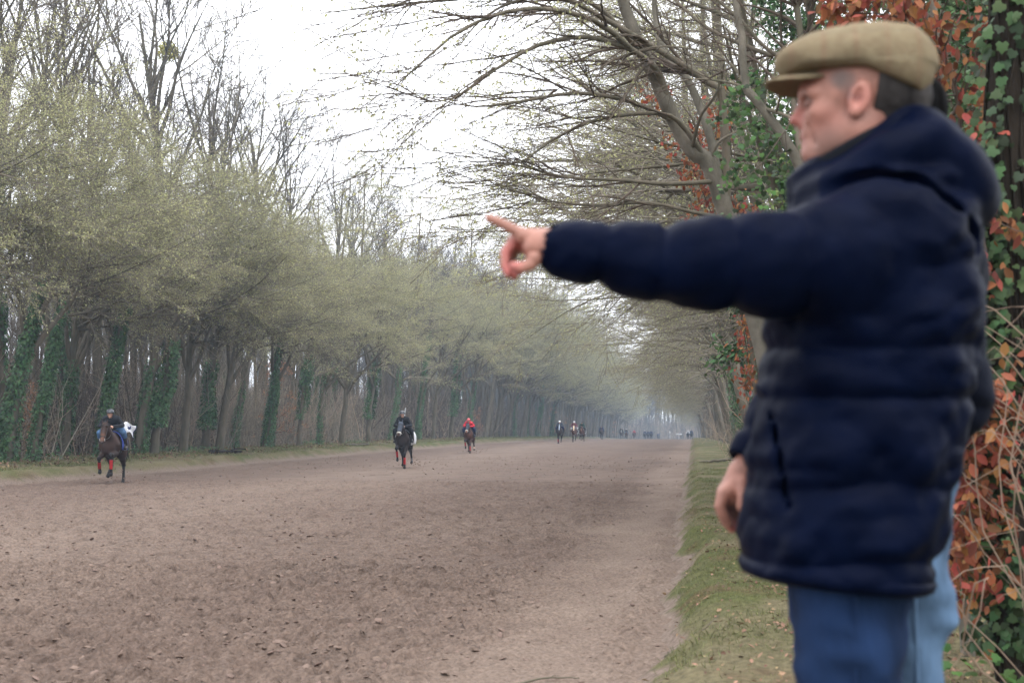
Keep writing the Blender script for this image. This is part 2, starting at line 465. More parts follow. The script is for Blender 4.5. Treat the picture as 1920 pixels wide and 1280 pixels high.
# --- the sand of the track: churned by hooves, smoother and paler along the right edge
def churn(x, y):                    # 0 smooth .. 1 churned
    w = 1.0 + 0.4 * noise2(y * 0.35, y * 0 + 2.2, 21)
    return 0.22 + 0.78 * sstep(TX1 - w + 0.5, TX1 - w - 0.7, x)
def track_relief(x, y, fine=True):
    c = churn(x, y)
    wx = x + 0.05 * noise2(x * 7, y * 7, 31); wy = y + 0.05 * noise2(x * 7, y * 7, 32)
    n1 = fbm2(wx * 3.2, wy * 3.2, 3, 41)
    n2 = fbm2(wx * 11, wy * 11, 3, 45)
    bil = np.abs(noise2(wx * 9, wy * 9, 49)) + 0.5 * np.abs(noise2(wx * 19, wy * 19, 50))
    pits = sstep(0.32, 0.75, noise2(wx * 4.3, wy * 3.6, 53)) * (0.6 + 0.4 * noise2(x * 20, y * 20, 54))
    lumps = sstep(0.45, 0.85, noise2(wx * 8.5, wy * 8.5, 57))
    z = c * (0.014 * n1 + 0.026 * n2 + 0.036 * (bil - 0.5) - 0.060 * pits + 0.040 * lumps)
    if fine: z = z + c * 0.016 * noise2(x * 37, y * 37, 59) + 0.005 * noise2(x * 28, y * 34, 60)
    edge = np.exp(-((x - (TX1 - 0.18 + 0.08 * noise2(y * 1.3, y * 0, 61))) / 0.16) ** 2)
    z = z + edge * 0.03 * (0.6 + fbm2(x * 9, y * 9, 3, 62))
    rut = np.exp(-((x + 1.55) / 0.1) ** 2) + np.exp(-((x + 1.9) / 0.08) ** 2)
    z = z - 0.012 * rut * (0.7 + 0.3 * noise2(x * 3, y * 2, 66))
    z = z + 0.05 * noise2(x * 0.16, y * 0.10, 63) * sstep(TX0, TX0 + 3, x) * sstep(TX1, TX1 - 4, x)
    return z
def track_col(x, y):
    a, b = A([0.118, 0.083, 0.066]), A([0.190, 0.142, 0.113])          # damp dark sand, dry pale sand
    c = churn(x, y)
    f = 0.16 + 0.85 * (1 - c) * (0.75 + 0.4 * fbm2(x * 2.2, y * 0.9, 3, 71))
    f = f + 0.42 * np.exp(-((x + 10.0 + 0.03 * y + 1.2 * noise2(y * .05, y * 0, 73)) / 3.0) ** 2)   # paler lane further out
    f = f + 0.45 * sstep(-19.4, -20.4, x)
    f = f + 0.14 * fbm2(x * 0.5, y * 0.22, 3, 75) + 0.10 * fbm2(x * 6, y * 6, 2, 77)
    f = np.clip(f, 0, 1)[..., None]
    col = a * (1 - f) + b * f
    damp_pit_shade = (0.5 * sstep(0.2, 0.8, fbm2(x * 5.5, y * 5.0, 3, 79)) + 0.6 * sstep(0.3, 1.0, fbm2(x * 13, y * 12, 2, 80)))[..., None] * c[..., None]  # damp mottling plus fine random specks, painted to suggest shade in hoof pits
    return col * (1 - 0.36 * np.minimum(damp_pit_shade, 1))

M['sand'] = mat('track_sand', attr=True, rough=0.95, spec=0.15, var=0.30, scale=30, detail=6, bump=1.0, bscale=24, bdist=0.05)
far_y = [44.6]
while far_y[-1] < 640: far_y.append(far_y[-1] + max(0.4, far_y[-1] * 0.008))
bands = [(np.arange(-9.0, 0.62, 0.022), np.arange(6.6, 16.0, 0.022), True, 0.0),
         (np.arange(-21.2, 0.62, 0.075), np.arange(15.9, 45.0, 0.07), False, -0.004),
         (np.arange(-21.2, 0.62, 0.4), A(far_y), False, -0.010),
         (np.arange(-21.2, 0.62, 0.4), np.arange(-40, 6.8, 0.4), False, -0.010)]
parts, cols = [], []
for xs, ys, fine, dz in bands:
    V, Q = sheet(xs, ys, lambda X, Y: base(Y) + dz + (track_relief(X, Y, fine) if len(ys) * len(xs) > 60000 else 0.4 * track_relief(X, Y, False)))
    parts.append((V, Q)); cols.append(track_col(V[:, 0], V[:, 1]))
V, Fq = merge(parts)
tag(mobj('track', V, Fq, M['sand'], col=np.concatenate(cols)), kind='structure')

# --- verges: ragged where they meet the sand
def verge_col(x, y, h, seed):
    sand, moss, straw, leaf = A([0.165, 0.126, 0.102]), A([0.075, 0.080, 0.030]), A([0.13, 0.111, 0.064]), A([0.095, 0.058, 0.036])
    f = fbm2(x * 1.1, y * 0.8, 4, seed); g = fbm2(x * 5, y * 5, 3, seed + 9)
    m = np.clip(0.5 + 0.9 * f + 0.3 * g, 0, 1)[..., None]
    c = straw * (1 - m) + moss * m
    l = sstep(0.35, 0.9, fbm2(x * 2.3, y * 2.3, 3, seed + 19))[..., None]
    c = c * (1 - 0.55 * l) + leaf * 0.55 * l
    s = sstep(0.13, 0.04, h + 0.05 * g)[..., None]
    return c * (1 - s) + sand * s
M['verge'] = mat('verge_turf', attr=True, rough=0.95, spec=0.1, var=0.35, scale=22, detail=6, bump=1.0, bscale=60, bdist=0.02)
def relief_r(X, Y): return base(Y) + bank_r(X, Y) + (0.018 * fbm2(X * 6, Y * 6, 3, 81) + 0.012 * fbm2(X * 0.9, Y * 0.9, 2, 83)) * sstep(-0.35, 0.2, X)
parts = []
vy = [22.0]
while vy[-1] < 640: vy.append(vy[-1] + max(0.3, vy[-1] * 0.01))
for xs, ys in ((np.arange(-0.5, 3.2, 0.03), np.arange(5.0, 22.05, 0.035)), (np.concatenate([np.arange(-0.6, 3.2, 0.12), np.arange(3.3, 9, 0.8)]), A(vy)),
               (np.concatenate([np.arange(-0.6, 3.2, 0.12), np.arange(3.3, 9, 0.8)]), np.arange(-40, 5.2, 0.3)),
               (np.arange(3.15, 9, 0.6), np.arange(5, 22.4, 0.5))):
    parts.append(sheet(xs, ys, relief_r))
V, Fq = merge(parts)
tag(mobj('verge_right', V, Fq, M['verge'], col=verge_col(V[:, 0], V[:, 1], bank_r(V[:, 0], V[:, 1]), 91)), kind='structure')
def relief_l(X, Y): return base(Y) + bank_l(X, Y) + (0.05 * fbm2(X * 1.5, Y * 1.5, 3, 85)) * sstep(-20.4, -21, X)
parts = []
lx = np.concatenate([np.arange(-26.5, -19.6, 0.14), [-19.5]])
parts.append(sheet(lx, np.arange(38, 110, 0.2), relief_l)); ly = [109.9]
while ly[-1] < 640: ly.append(ly[-1] + max(0.5, ly[-1] * 0.01))
parts.append(sheet(lx, A(ly), relief_l)); parts.append(sheet(np.concatenate([np.arange(-26.5, -19.6, 0.4), [-19.5]]), np.arange(-40, 38.3, 0.5), relief_l))
V, Fq = merge(parts)
tag(mobj('verge_left', V, Fq, M['verge'], col=verge_col(V[:, 0] * 0.7, V[:, 1] * 0.5, bank_l(V[:, 0], V[:, 1]) * 0.6, 93)), kind='structure')

M['floor'] = mat('forest_floor', (0.115, 0.08, 0.05), 0.95, 0.1, col2=(0.06, 0.06, 0.03), scale=0.8, bump=1.0, bscale=12, bdist=0.1, detail=8)
gx = np.concatenate([np.linspace(-700, -60, 17), np.linspace(-55, 40, 40), np.linspace(60, 700, 17)])
gy = np.concatenate([np.linspace(-160, -40, 4), np.linspace(-36, 660, 180), np.linspace(680, 1000, 8)])
V, Q = sheet(gx, gy, lambda X, Y: gz(X, Y) - 0.45 + np.where((X < -26) | (X > 8), 0.43 + 0.1 * noise2(X * .2, Y * .2, 87), 0))
tag(mobj('ground', V, [Q], M['floor']), kind='structure')

# --- uncountable small stuff on the ground
r = np.random.default_rng(5)
def clod(seed):
    rr = np.random.default_rng(seed)
    n, m = 7, 4
    V = [[0, 0, 0.8]]; 
    for j in range(1, m):
        for i in range(n):
            t, p = math.pi * j / m, 2 * math.pi * (i + 0.3 * j) / n
            V.append([math.sin(t) * math.cos(p), math.sin(t) * math.sin(p), 0.75 * math.cos(t)])
    V.append([0, 0, -0.6]); V = A(V) * (1 + rr.uniform(-0.3, 0.3, (len(V), 1))) * A([1.15, 0.9, 0.75])
    F3 = [[0, 1 + i, 1 + (i + 1) % n] for i in range(n)] + [[len(V) - 1, 1 + (m - 2) * n + (i + 1) % n, 1 + (m - 2) * n + i] for i in range(n)]
    F4 = [[1 + j * n + i, 1 + (j + 1) * n + i, 1 + (j + 1) * n + (i + 1) % n, 1 + j * n + (i + 1) % n] for j in range(m - 2) for i in range(n)]
    return V, [A(F3), A(F4)]
M['clod'] = mat('soil_clod', (0.165, 0.118, 0.096), 0.95, 0.1, var=0.2, scale=2, bump=0.6, bscale=3, bdist=0.004, objrand=0.15)
cl = [build_mesh('soil_clod', *clod(s), M['clod']) for s in range(4)]
n = 15000
y = 6.8 * (80 / 6.8) ** (r.random(n) ** 1.1); x = TX1 + 0.1 - r.random(n) * np.minimum(0.52 * y + 1, 20.0)
keep = r.random(n) < churn(x, y) * (0.35 + 0.65 * sstep(-0.2, 0.4, noise2(x * 1.1, y * 0.9, 99)))
x, y = x[keep], y[keep]; n = len(x)
s = 0.006 + 0.022 * r.random(n) ** 3 + 0.0002 * y; s[r.random(n) < 0.012] *= 1.8
tag(gn_scatter('soil_clods', cl, np.column_stack([x, y, base(y) + track_relief(x, y, True) + s * 0.2]), r.integers(0, 4, n), np.column_stack([r.normal(0, .3, n), r.normal(0, .3, n), r.uniform(0, 6.28, n)]),
    np.column_stack([s * r.uniform(.8, 1.4, n), s * r.uniform(.8, 1.3, n), s * r.uniform(.35, .65, n)])), 'loose clods of churned sand scattered over the track', 'clods')

def blade_patch(name, x, y, hgt, rr, zf, label):
    n = len(x); pos = np.column_stack([x, y, zf(x, y) - 0.005])
    head = np.column_stack([rr.normal(0, .55, n), rr.normal(0, .55, n), np.ones(n)])
    fr = frames(rr, n, None, 1.0, head * 5, 0.3)
    V, Fb = leaves(pos, hgt, fr, GRASS)
    return tag(mobj(name, V, Fb, M['grass'], smooth=False), label, 'grass', kind='stuff')
n = 95000
y = 5.2 * (60 / 5.2) ** (r.random(n)); x = -0.35 + r.random(n) ** 1.1 * 2.6
keep = (bank_r(x, y) > 0.06 + 0.07 * r.random(n)) & (r.random(n) < np.clip(0.55 + 0.8 * fbm2(x * 1.1, y * 0.8, 4, 91), 0.08, 1)); x, y = x[keep], y[keep]
blade_patch('grass', x, y, (0.012 + 0.022 * r.random(len(x))) * (1 + 0.9 * sstep(0.15, 0.7, noise2(x * 2.1, y * 1.7, 97))) * (1 + y * 0.012), r, relief_r, 'short mossy grass on the verge beside the man')
n = 60000
y = 40 * (260 / 40) ** r.random(n); x = -20.9 - 4.5 * r.random(n)
keep = (bank_l(x, y) > 0.3) & (r.random(n) < np.clip(0.55 + 0.7 * fbm2(x * .77, y * .4, 4, 93), 0.1, 1)); x, y = x[keep], y[keep]
blade_patch('grass', x, y, (0.05 + 0.10 * r.random(len(x) ) ** 2) * (1 + y / 300), r, relief_l, 'rough grass along the bank on the far side of the track')

n = 24000                            # fallen leaves, right verge
y = 5.0 * (26 / 5.0) ** r.random(n); x = -0.5 + r.random(n) ** 0.6 * 4.0
keep = (r.random(n) < np.clip(0.12 + 0.65 * sstep(-0.3, 0.3, x) * sstep(-.5, .6, fbm2(x * 2, y * 2, 2, 88)) + 0.75 * sstep(0.9, 1.8, x), 0, 1)); x, y = x[keep], y[keep]; n = len(x)
V, Fl = leaves(np.column_stack([x, y, relief_r(x, y) + 0.012]), 0.014 + 0.036 * r.random(n) ** 1.6, frames(r, n, A([0, 0, 1.0]), 0.4), LEAF_BEECH)
tag(mobj('fallen_leaves', V, Fl, M['litter'], smooth=False), 'brown fallen leaves lying over the verge beside the man', 'leaves', kind='stuff')
n = 9000
y = 42 * (150 / 42) ** r.random(n); x = -22.0 - 10 * r.random(n)
V, Fl = leaves(np.column_stack([x, y, np.maximum(relief_l(np.maximum(x, -26), y), gz(x, y) - 0.03) + 0.03]), 0.09 + 0.09 * r.random(n), frames(r, n, A([0, 0, 1.0]), 0.6), LEAF_DIAMOND)
tag(mobj('fallen_leaves', V, Fl, M['litter'], smooth=False), 'brown leaf litter under the trees across the track', 'leaves', kind='stuff')

# ------------------------------------------------------------------ trees
def pack(*prs, sides):
    return merge([tubes(p, q, s) for (p, q), s in zip(prs, sides)])

def ivy_on(r, path, rad, n, size, z0, z1, thick=0.16, patchy=0.3, tpl=LEAF_DIAMOND, m=None, seed=0):
    """leaves wrapped round a trunk polyline between heights z0 and z1 (metres above its base)"""
    z = path[:, 2] - path[0, 2]
    out = []
    while sum(len(o) for o in out) < n:
        h = r.uniform(z0, z1, n * 2); a = r.uniform(0, 6.283, n * 2)
        k = 0.5 + 0.5 * noise(np.cos(a) * 1.3 + seed, np.sin(a) * 1.3, h * 0.55, 7)
        ok = r.random(n * 2) < sstep(patchy - 0.2, patchy + 0.25, k) * sstep(z1, z1 - 0.25 * (z1 - z0), h)
        h, a, k = h[ok], a[ok], k[ok]
        c = np.column_stack([np.interp(h, z, path[:, i]) for i in range(3)]); rr = np.interp(h, z, rad)
        d = np.column_stack([np.cos(a), np.sin(a), np.zeros(len(a))])
        out.append(np.column_stack([c + d * (rr + thick * k * r.random(len(a)) ** 0.7)[:, None], d]))
        if len(out) > 30: break
    o = np.concatenate(out)[:n]; nn = len(o)
    fr = frames(r, nn, o[:, 3:] + A([0, 0, .5]), 0.55, A([0, 0, -1.0]) * np.ones((nn, 1)), 0.7)
    return leaves(o[:, :3], size * r.uniform(0.6, 1.3, nn), fr, tpl)

def hornbeam(seed, H=16.5, lean=1.6, cb=0.42, nl=30, out=(3.6, 7.6), leafn=30000, low=0.0, leafmat='catkin', fork=True, ls=(.045, .095)):
    r = np.random.default_rng(seed)
    ly = r.normal(0, 0.5)
    pts = A([[0, 0, -0.3], [0.02, 0, 0.6], [lean * 0.22, ly * .2, H * .2], [lean * 0.55 + r.normal(0, .15), ly * .5, H * .42], [lean * 0.9, ly * .7, H * .65], [lean * 1.0 + r.normal(0, .3), ly, H]])
    r0 = r.uniform(0.16, 0.23)
    rad = A([r0 * 1.55, r0 * 1.1, r0 * 0.9, r0 * 0.75, r0 * 0.5, r0 * 0.12])
    pr = poly(np.column_stack([pts, rad]), 18)
    pr[:, :2] += r.normal(0, 0.035, (18, 2))
    T = (pr[None, :, :3], pr[None, :, 3])
    forks = grow(r, *T, 4 if fork else 2, (cb - .06, cb + .14), (24, 7), (H * .40, H * .55), 10, 0.7, 0.12, (0.1, 0, 0.35), wig=0.09, lfall=0.1)
    forks = (forks[0], np.maximum(forks[1], 0.01))
    stems = (np.concatenate([poly(pr[:, :3], 10)[None], forks[0]]), np.concatenate([poly(pr[:, 3:], 10)[None, :, 0], forks[1]]))
    L1 = grow(r, *stems, nl, (cb, 0.97), (66, 12), out, 8, 0.55, 0.15, (0.18, 0, 0.10 - low), (0.50, 0, 0.06), 0.09, 0.42, flat=0.45)
    L2 = grow(r, *L1, 230, (0.15, 0.97), (44, 14), (1.3, 3.4), 6, 0.6, 0.2, (0.14, 0, -0.04 - low), (0.18, 0, 0.02), 0.11, 0.5, flat=0.25)
    L3 = grow(r, *L2, 3400, (0.1, 1.0), (40, 14), (0.5, 1.4), 4, 0.6, 0.4, (0.08, 0, -0.12), (0.08, 0, 0), 0.12, 0.3, flat=0.3)
    L3 = (L3[0], np.maximum(L3[1], 0.005))
    tv = pack(T, forks, L1, sides=(10, 7, 5)); bv = pack(L2, L3, sides=(4, 3))
    res = {'trunk': build_mesh('trunk', *tv, M['bark']), 'branches': build_mesh('branches', *bv, M['twig_mid'])}
    if leafn:
        n1 = int(leafn * 0.85)
        p, t = on_branches(r, L3[0], n1, (0.05, 1.0), 0.045); p2, t2 = on_branches(r, L2[0], leafn - n1, (0.3, 1.0), 0.08)
        p, t = np.concatenate([p, p2]), np.concatenate([t, t2]); nn = len(p)
        V, Fl = leaves(p, r.uniform(ls[0], ls[1], nn), frames(r, nn, A([0, 0, 0.5]), 0.8, t + A([0, 0, -.7]), 0.5), LEAF_DIAMOND)
        res['foliage'] = build_mesh('foliage', V, Fl, M[leafmat], smooth=False)
    path, prad = pr[:, :3], pr[:, 3]
    res['_path'] = (path, prad)
    res['ivy_full'] = build_mesh('ivy', *ivy_on(r, path, prad, 4200, 0.14, 0.2, H * .55, 0.22, 0.40, seed=seed), M['ivy'], smooth=False)
    res['ivy_low'] = build_mesh('ivy', *ivy_on(r, path, prad, 1700, 0.13, 0.1, H * .36, 0.16, 0.50, seed=seed + 3), M['ivy'], smooth=False)
    res['ivy_mid'] = build_mesh('ivy', *ivy_on(r, path, prad, 2400, 0.15, H * .12, H * .42, 0.50, 0.52, seed=seed + 5), M['ivy'], smooth=False)
    return res

def tall_tree(seed, H=27, leafn=900):
    r = np.random.default_rng(seed)
    lx, ly = r.normal(0.6, .8), r.normal(0, .8)
    pts = A([[0, 0, -0.3], [0, 0, 0.8], [lx * .25, ly * .3, H * .28], [lx * .6, ly * .5, H * .52], [lx * .8, ly * .7, H * .62], [lx * 1.1, ly * 1.3, H * .78]])
    r0 = r.uniform(0.2, 0.27); rad = A([1.5, 1.1, .9, .7, .5, .16]) * r0
    pr = poly(np.column_stack([pts, rad]), 18); T = (pr[None, :, :3], pr[None, :, 3])
    F1 = grow(r, *T, 8, (0.46, 0.84), (30, 8), (H * .30, H * .46), 9, 0.75, 0.10, (0, 0, 0.22), wig=0.08, lfall=0.25)
    st = (np.concatenate([poly(pr[:, :3], 9)[None], F1[0]]), np.concatenate([poly(pr[:, 3:], 9)[None, :, 0], F1[1]]))
    L1 = grow(r, *st, 44, (0.40, 0.97), (38, 10), (2.5, 6.0), 7, 0.6, 0.12, (0, 0, 0.28), wig=0.09, lfall=0.4)
    L2 = grow(r, *L1, 230, (0.15, 0.98), (36, 11), (1.0, 2.6), 5, 0.6, 0.2, (0, 0, 0.2), wig=0.12, lfall=0.4)
    L1 = (L1[0], np.maximum(L1[1], .022))
    L3 = grow(r, *L2, 1000, (0.1, 1.0), (36, 13), (0.5, 1.4), 4, 0.6, 0.4, (0, 0, 0.12), wig=0.14, lfall=0.3)
    L2 = (L2[0], np.maximum(L2[1], 0.014)); L3 = (L3[0], np.maximum(L3[1], 0.008))
    res = {'trunk': build_mesh('trunk', *pack(T, F1, L1, sides=(9, 6, 5)), M['bark']), 'branches': build_mesh('branches', *pack(L2, L3, sides=(4, 3)), M['twig'])}
    p, t = on_branches(r, L3[0], leafn, (0.2, 1.0), 0.05)
    res['foliage'] = build_mesh('foliage', *leaves(p, r.uniform(0.05, 0.10, leafn), frames(r, leafn, None, 1, t, 0.6), LEAF_DIAMOND), M['catkin'], smooth=False)
    res['ivy_full'] = build_mesh('ivy', *ivy_on(r, pr[:, :3], pr[:, 3], 4200, 0.16, 0.2, H * .5, 0.34, 0.40, seed=seed), M['ivy'], smooth=False)
    return res

def plant(name, meshes, keys, x, y, rz, s, label, cat='tree', group=None, dz=-0.08, sz=None):
    o = empty(name, (x, y, gzf(x, y) + dz), rz, s)
    if sz: o.scale = (s, s, s * sz)
    tag(o, label, cat, group)
    for k in keys:
        if k in meshes:
            q = obj('ivy' if k.startswith('ivy') else k, meshes[k], o)
            if k != 'trunk': q['kind'] = 'stuff'
    return o

ORD = ['first', 'second', 'third', 'fourth', 'fifth', 'sixth', 'seventh', 'eighth', 'ninth', 'tenth', 'eleventh', 'twelfth', 'thirteenth', 'fourteenth', 'fifteenth', 'sixteenth',
       'seventeenth', 'eighteenth', 'nineteenth', 'twentieth', 'twenty-first', 'twenty-second', 'twenty-third', 'twenty-fourth', 'twenty-fifth']
r = np.random.default_rng(23)
HB = [hornbeam(101 + i, H=r.uniform(18.5, 21.5), lean=r.uniform(1.0, 2.6)) for i in range(5)]
HN = [hornbeam(151 + i, H=r.uniform(12.6, 14.2), lean=r.uniform(0.8, 2.0), cb=.52, nl=26, out=(3.2, 7.0), leafn=22000) for i in range(4)]
TT = [tall_tree(201 + i) for i in range(3)]

# left row: trunks picked off the photograph (pixel x, distance from the track axis, ivy)
row = [(-140, -24.6, 'ivy_low'), (-60, -24.2, 'ivy_full'), (14, -24.3, 'ivy_full'), (64, -24.6, 'ivy_full'), (118, -26.0, 'ivy_low'), (193, -24.2, 'ivy_full'), (262, -24.8, 'ivy_low'), (290, -24.3, 'ivy_mid'), (343, -24.6, ''),
       (384, -25.0, 'ivy_mid'), (412, -24.2, ''), (438, -25.2, 'ivy_low'), (500, -24.4, 'ivy_full'), (560, -24.3, 'ivy_mid'), (597, -24.6, 'ivy_low'), (641, -24.5, ''), (690, -24.4, 'ivy_mid'),
       (735, -24.6, 'ivy_low'), (783, -24.4, 'ivy_full'), (812, -24.7, ''), (846, -24.2, 'ivy_mid'), (880, -24.5, 'ivy_low'), (912, -24.4, '')]
seen = 0
NAMES = {'ivy_full': 'hornbeam wrapped thickly in ivy', 'ivy_low': 'hornbeam with ivy low on its trunk', 'ivy_mid': 'hornbeam with bushy ivy half way up', '': 'hornbeam with a bare grey-brown trunk'}
for i, (px, lat, ivy) in enumerate(row):
    y = lat / ratio(px)
    keys = ['trunk', 'branches', 'foliage'] + ([ivy] if ivy else [])
    if px < 0: lab = 'hornbeam just beyond the left picture edge whose boughs reach in' if i == 0 else 'hornbeam at the left picture edge with its crown half in view'
    else: lab = f'{NAMES[ivy]}, {ORD[seen]} trunk from the left across the track'; seen += 1
    plant('hornbeam_tree', HN[i % 4] if px < 520 else HB[i % 5], keys, lat, y, r.uniform(-0.45, 0.45), r.uniform(0.92, 1.06) * (1 if px < 520 else .84 + .30 * min(1, (px - 520) / 350)), lab, group='hornbeams along the far side of the track')
y = 172.0
while y < 520:
    k = ['trunk', 'branches', 'foliage'] + ([['ivy_low', 'ivy_mid', 'ivy_full'][r.integers(3)]] if y < 260 and r.random() < 0.5 else [])
    plant('hornbeam_tree', HB[r.integers(5)], k, -24.5 + r.normal(0, 0.3), y, r.uniform(-0.5, 0.5), r.uniform(1.15, 1.38), 'hazy hornbeam in the far stretch of the row across the track', group='far hornbeams across the track')
    y += r.uniform(4.5, 6.5) * (1 + (y - 170) / 500)

# tall bare trees behind the left row
tall = [(-45, -27.0, 0, 0.95, 'ivy_full'), (8, -26.5, 1, 0.86, 'ivy_full'), (60, -29, 2, .95, ''), (500, -31, 1, 1.08, ''), (120, -28.5, 2, 0.95, 'ivy_full'), (185, -27.5, 0, 0.94, ''), (250, -32, 1, 0.9, ''), (330, -29.5, 1, 1.18, ''), (395, -31, 2, 1.15, ''), (455, -33, 0, 1.2, ''),
        (545, -30, 2, 1.02, ''), (610, -31, 0, 1.04, ''), (660, -33, 1, 1.03, ''), (715, -30, 2, 0.98, ''), (765, -31, 0, 0.9, ''), (815, -30, 1, 0.9, ''), (860, -32, 2, 0.92, ''), (900, -30, 0, 0.9, '')]
for i, (px, lat, v, s, ivy) in enumerate(tall):
    y = lat / ratio(px)
    lab = ('tall bare tree just right of the ivied one at left edge' if px == 60 else 'tall bare tree at the left picture edge, ivy on its trunk' if px < 100 and px > 0 else 'tall bare tree half cut off by the left picture edge' if px < 0 else
           'tall bare tree carrying the yellow mistletoe ball' if px == 330 else f'tall bare tree against the sky, {ORD[i - 2]} from the left behind the hornbeams')
    plant('bare_tree', TT[v], ['trunk', 'branches', 'foliage'] + ([ivy] if ivy else []), lat, y, r.uniform(0, 6.28), s, lab, group='tall bare trees across the track')
y = 215.0
while y < 480:
    plant('bare_tree', TT[r.integers(3)], ['trunk', 'branches', 'foliage'], -30 + r.normal(0, 1.5), y, r.uniform(0, 6.28), r.uniform(0.95, 1.2), 'hazy tall bare tree behind the far hornbeams', group='far tall bare trees across the track')
    y += r.uniform(7, 13) * (1 + (y - 200) / 400)

# mistletoe ball
c = P(315, 98, 81.0)
nn = 900; d = unit(r.normal(size=(nn, 3))) * (r.random((nn, 1)) ** 0.4) * 0.62
V, Fl = leaves(c + d, np.full(nn, 0.16), frames(r, nn, None, 1, d, 0.4), LEAF_DIAMOND)
tag(mobj('mistletoe', V, Fl, M['mistletoe'], smooth=False), 'yellow-green mistletoe ball high in a bare tree at upper left', 'mistletoe')

# uncountable wood behind: bare trees, and a thicket of thin stems
def thicket(seed, n=60, w=3.4, h=(1.6, 5.0), nt=420, m='twig_pale'):
    r = np.random.default_rng(seed)
    p0 = np.column_stack([r.uniform(-w, w, n), r.uniform(-w, w, n), np.full(n, -0.15)])
    d = unit(np.column_stack([r.normal(0.08, .30, n), r.normal(0, .30, n), np.ones(n)])); L = r.uniform(h[0], h[1], n)
    t = np.linspace(0, 1, 5)[None, :, None]
    Pn = p0[:, None] + d[:, None] * L[:, None, None] * t + (r.normal(0, .12, (n, 5, 3)) * t)
    Rn = (0.007 + 0.004 * L)[:, None] * (1 - 0.8 * t[:, :, 0])
    T1 = grow(r, Pn, Rn, int(nt * 1.6), (0.1, 1.0), (50, 18), (0.5, 1.6), 4, 0.7, 0.4, (0, 0, 0.1), wig=0.2, lfall=0.3)
    return build_mesh('thicket', *pack((Pn, Rn), (T1[0], np.maximum(T1[1], 0.0045)), sides=(4, 3)), M[m])
TK = [thicket(301), thicket(302, m='twig_mid'), thicket(303, 40, 3.4, (3.0, 7.0), 330, 'twig'), thicket(304, 70, 2.6, (1.2, 2.8), 520, 'bramble')]
def one_mesh(tr, keys):
    me = []
    return [tr[k] for k in keys]
def scatter_wood(name, xs, ys, label, seed, sc=(0.7, 1.0), sink=0.1):
    r = np.random.default_rng(seed); n = len(xs)
    pts = np.column_stack([xs, ys, gz(xs, ys) - sink]); v = r.integers(0, 3, n); s = r.uniform(sc[0], sc[1], n) * (1 + .95 * sstep(90, 200, ys)); rot = np.column_stack([r.normal(0, .03, n), r.normal(0, .03, n), r.uniform(0, 6.28, n)])
    P3, I3, R3, S3 = [], [], [], []
    protos = [TT[0]['trunk'], TT[0]['branches'], TT[1]['trunk'], TT[1]['branches'], TT[2]['trunk'], TT[2]['branches'], TT[0]['ivy_full'], TT[1]['ivy_full'], TT[2]['ivy_full']]
    for j in range(2):
        P3.append(pts); I3.append(v * 2 + j); R3.append(rot); S3.append(np.repeat(s[:, None], 3, 1))
    k = r.random(n) < 0.12
    P3.append(pts[k]); I3.append(6 + v[k]); R3.append(rot[k]); S3.append(np.repeat(s[k][:, None], 3, 1))
    return tag(gn_scatter(name, protos, np.concatenate(P3), np.concatenate(I3), np.concatenate(R3), np.concatenate(S3)), label, 'woodland')
n = 620; y = 44 + 460 * r.random(n) ** 1.25; x = -27.5 - 45 * r.random(n) ** 1.3
scatter_wood('woodland', x, y, 'deep bare wood behind the hornbeam row across the track', 3, (0.40, 0.58))
n = 150; y = 30 + 420 * r.random(n) ** 1.3; x = 6 + 30 * r.random(n) ** 1.2
scatter_wood('woodland', x, y, 'bare wood behind the trees on the near side of the track', 4, (0.45, 0.65))
n = 300; y = 540 + 110 * r.random(n); x = -90 + 120 * r.random(n)
scatter_wood('woodland', x, y, 'far end of the wood fading into mist beyond the track', 6, (0.45, 0.62))
def scatter_thicket(name, x, y, idx, label, seed, s=(0.8, 1.3)):
    r = np.random.default_rng(seed); n = len(x); k = r.uniform(s[0], s[1], n)
    return tag(gn_scatter(name, TK, np.column_stack([x, y, gz(x, y) - 0.1]), idx, np.column_stack([r.normal(0, .04, n), r.normal(0, .04, n), r.uniform(0, 6.28, n)]), np.column_stack([k, k, k * r.uniform(.8, 1.2, n)])), label, 'undergrowth')
n = 680; y = 40 + 400 * r.random(n) ** 1.5; x = -28.4 - 18 * r.random(n) ** 1.4
x[:170] = -42 - 16 * r.random(170); k_ = r.integers(0, 3, n); k_[:170] = 2
scatter_thicket('undergrowth', x, y, k_, 'brown thicket of thin bare stems between the far trunks', 8)
n = 160; x = -60 + 80 * r.random(n); y = 535 + 90 * r.random(n)
scatter_thicket('undergrowth', x, y, r.integers(0, 3, n), 'pale blue-grey thicket closing the far end of the track', 18, (1.6, 2.6))
n = 130; y = 20 + 260 * r.random(n) ** 1.5; x = 5.0 + 6 * r.random(n) ** 2
scatter_thicket('undergrowth', x, y, np.where(r.random(n) < .6, 3, r.integers(0, 2, n)), 'brown twiggy hedge under the trees on the near side', 9, (0.6, 1.0))

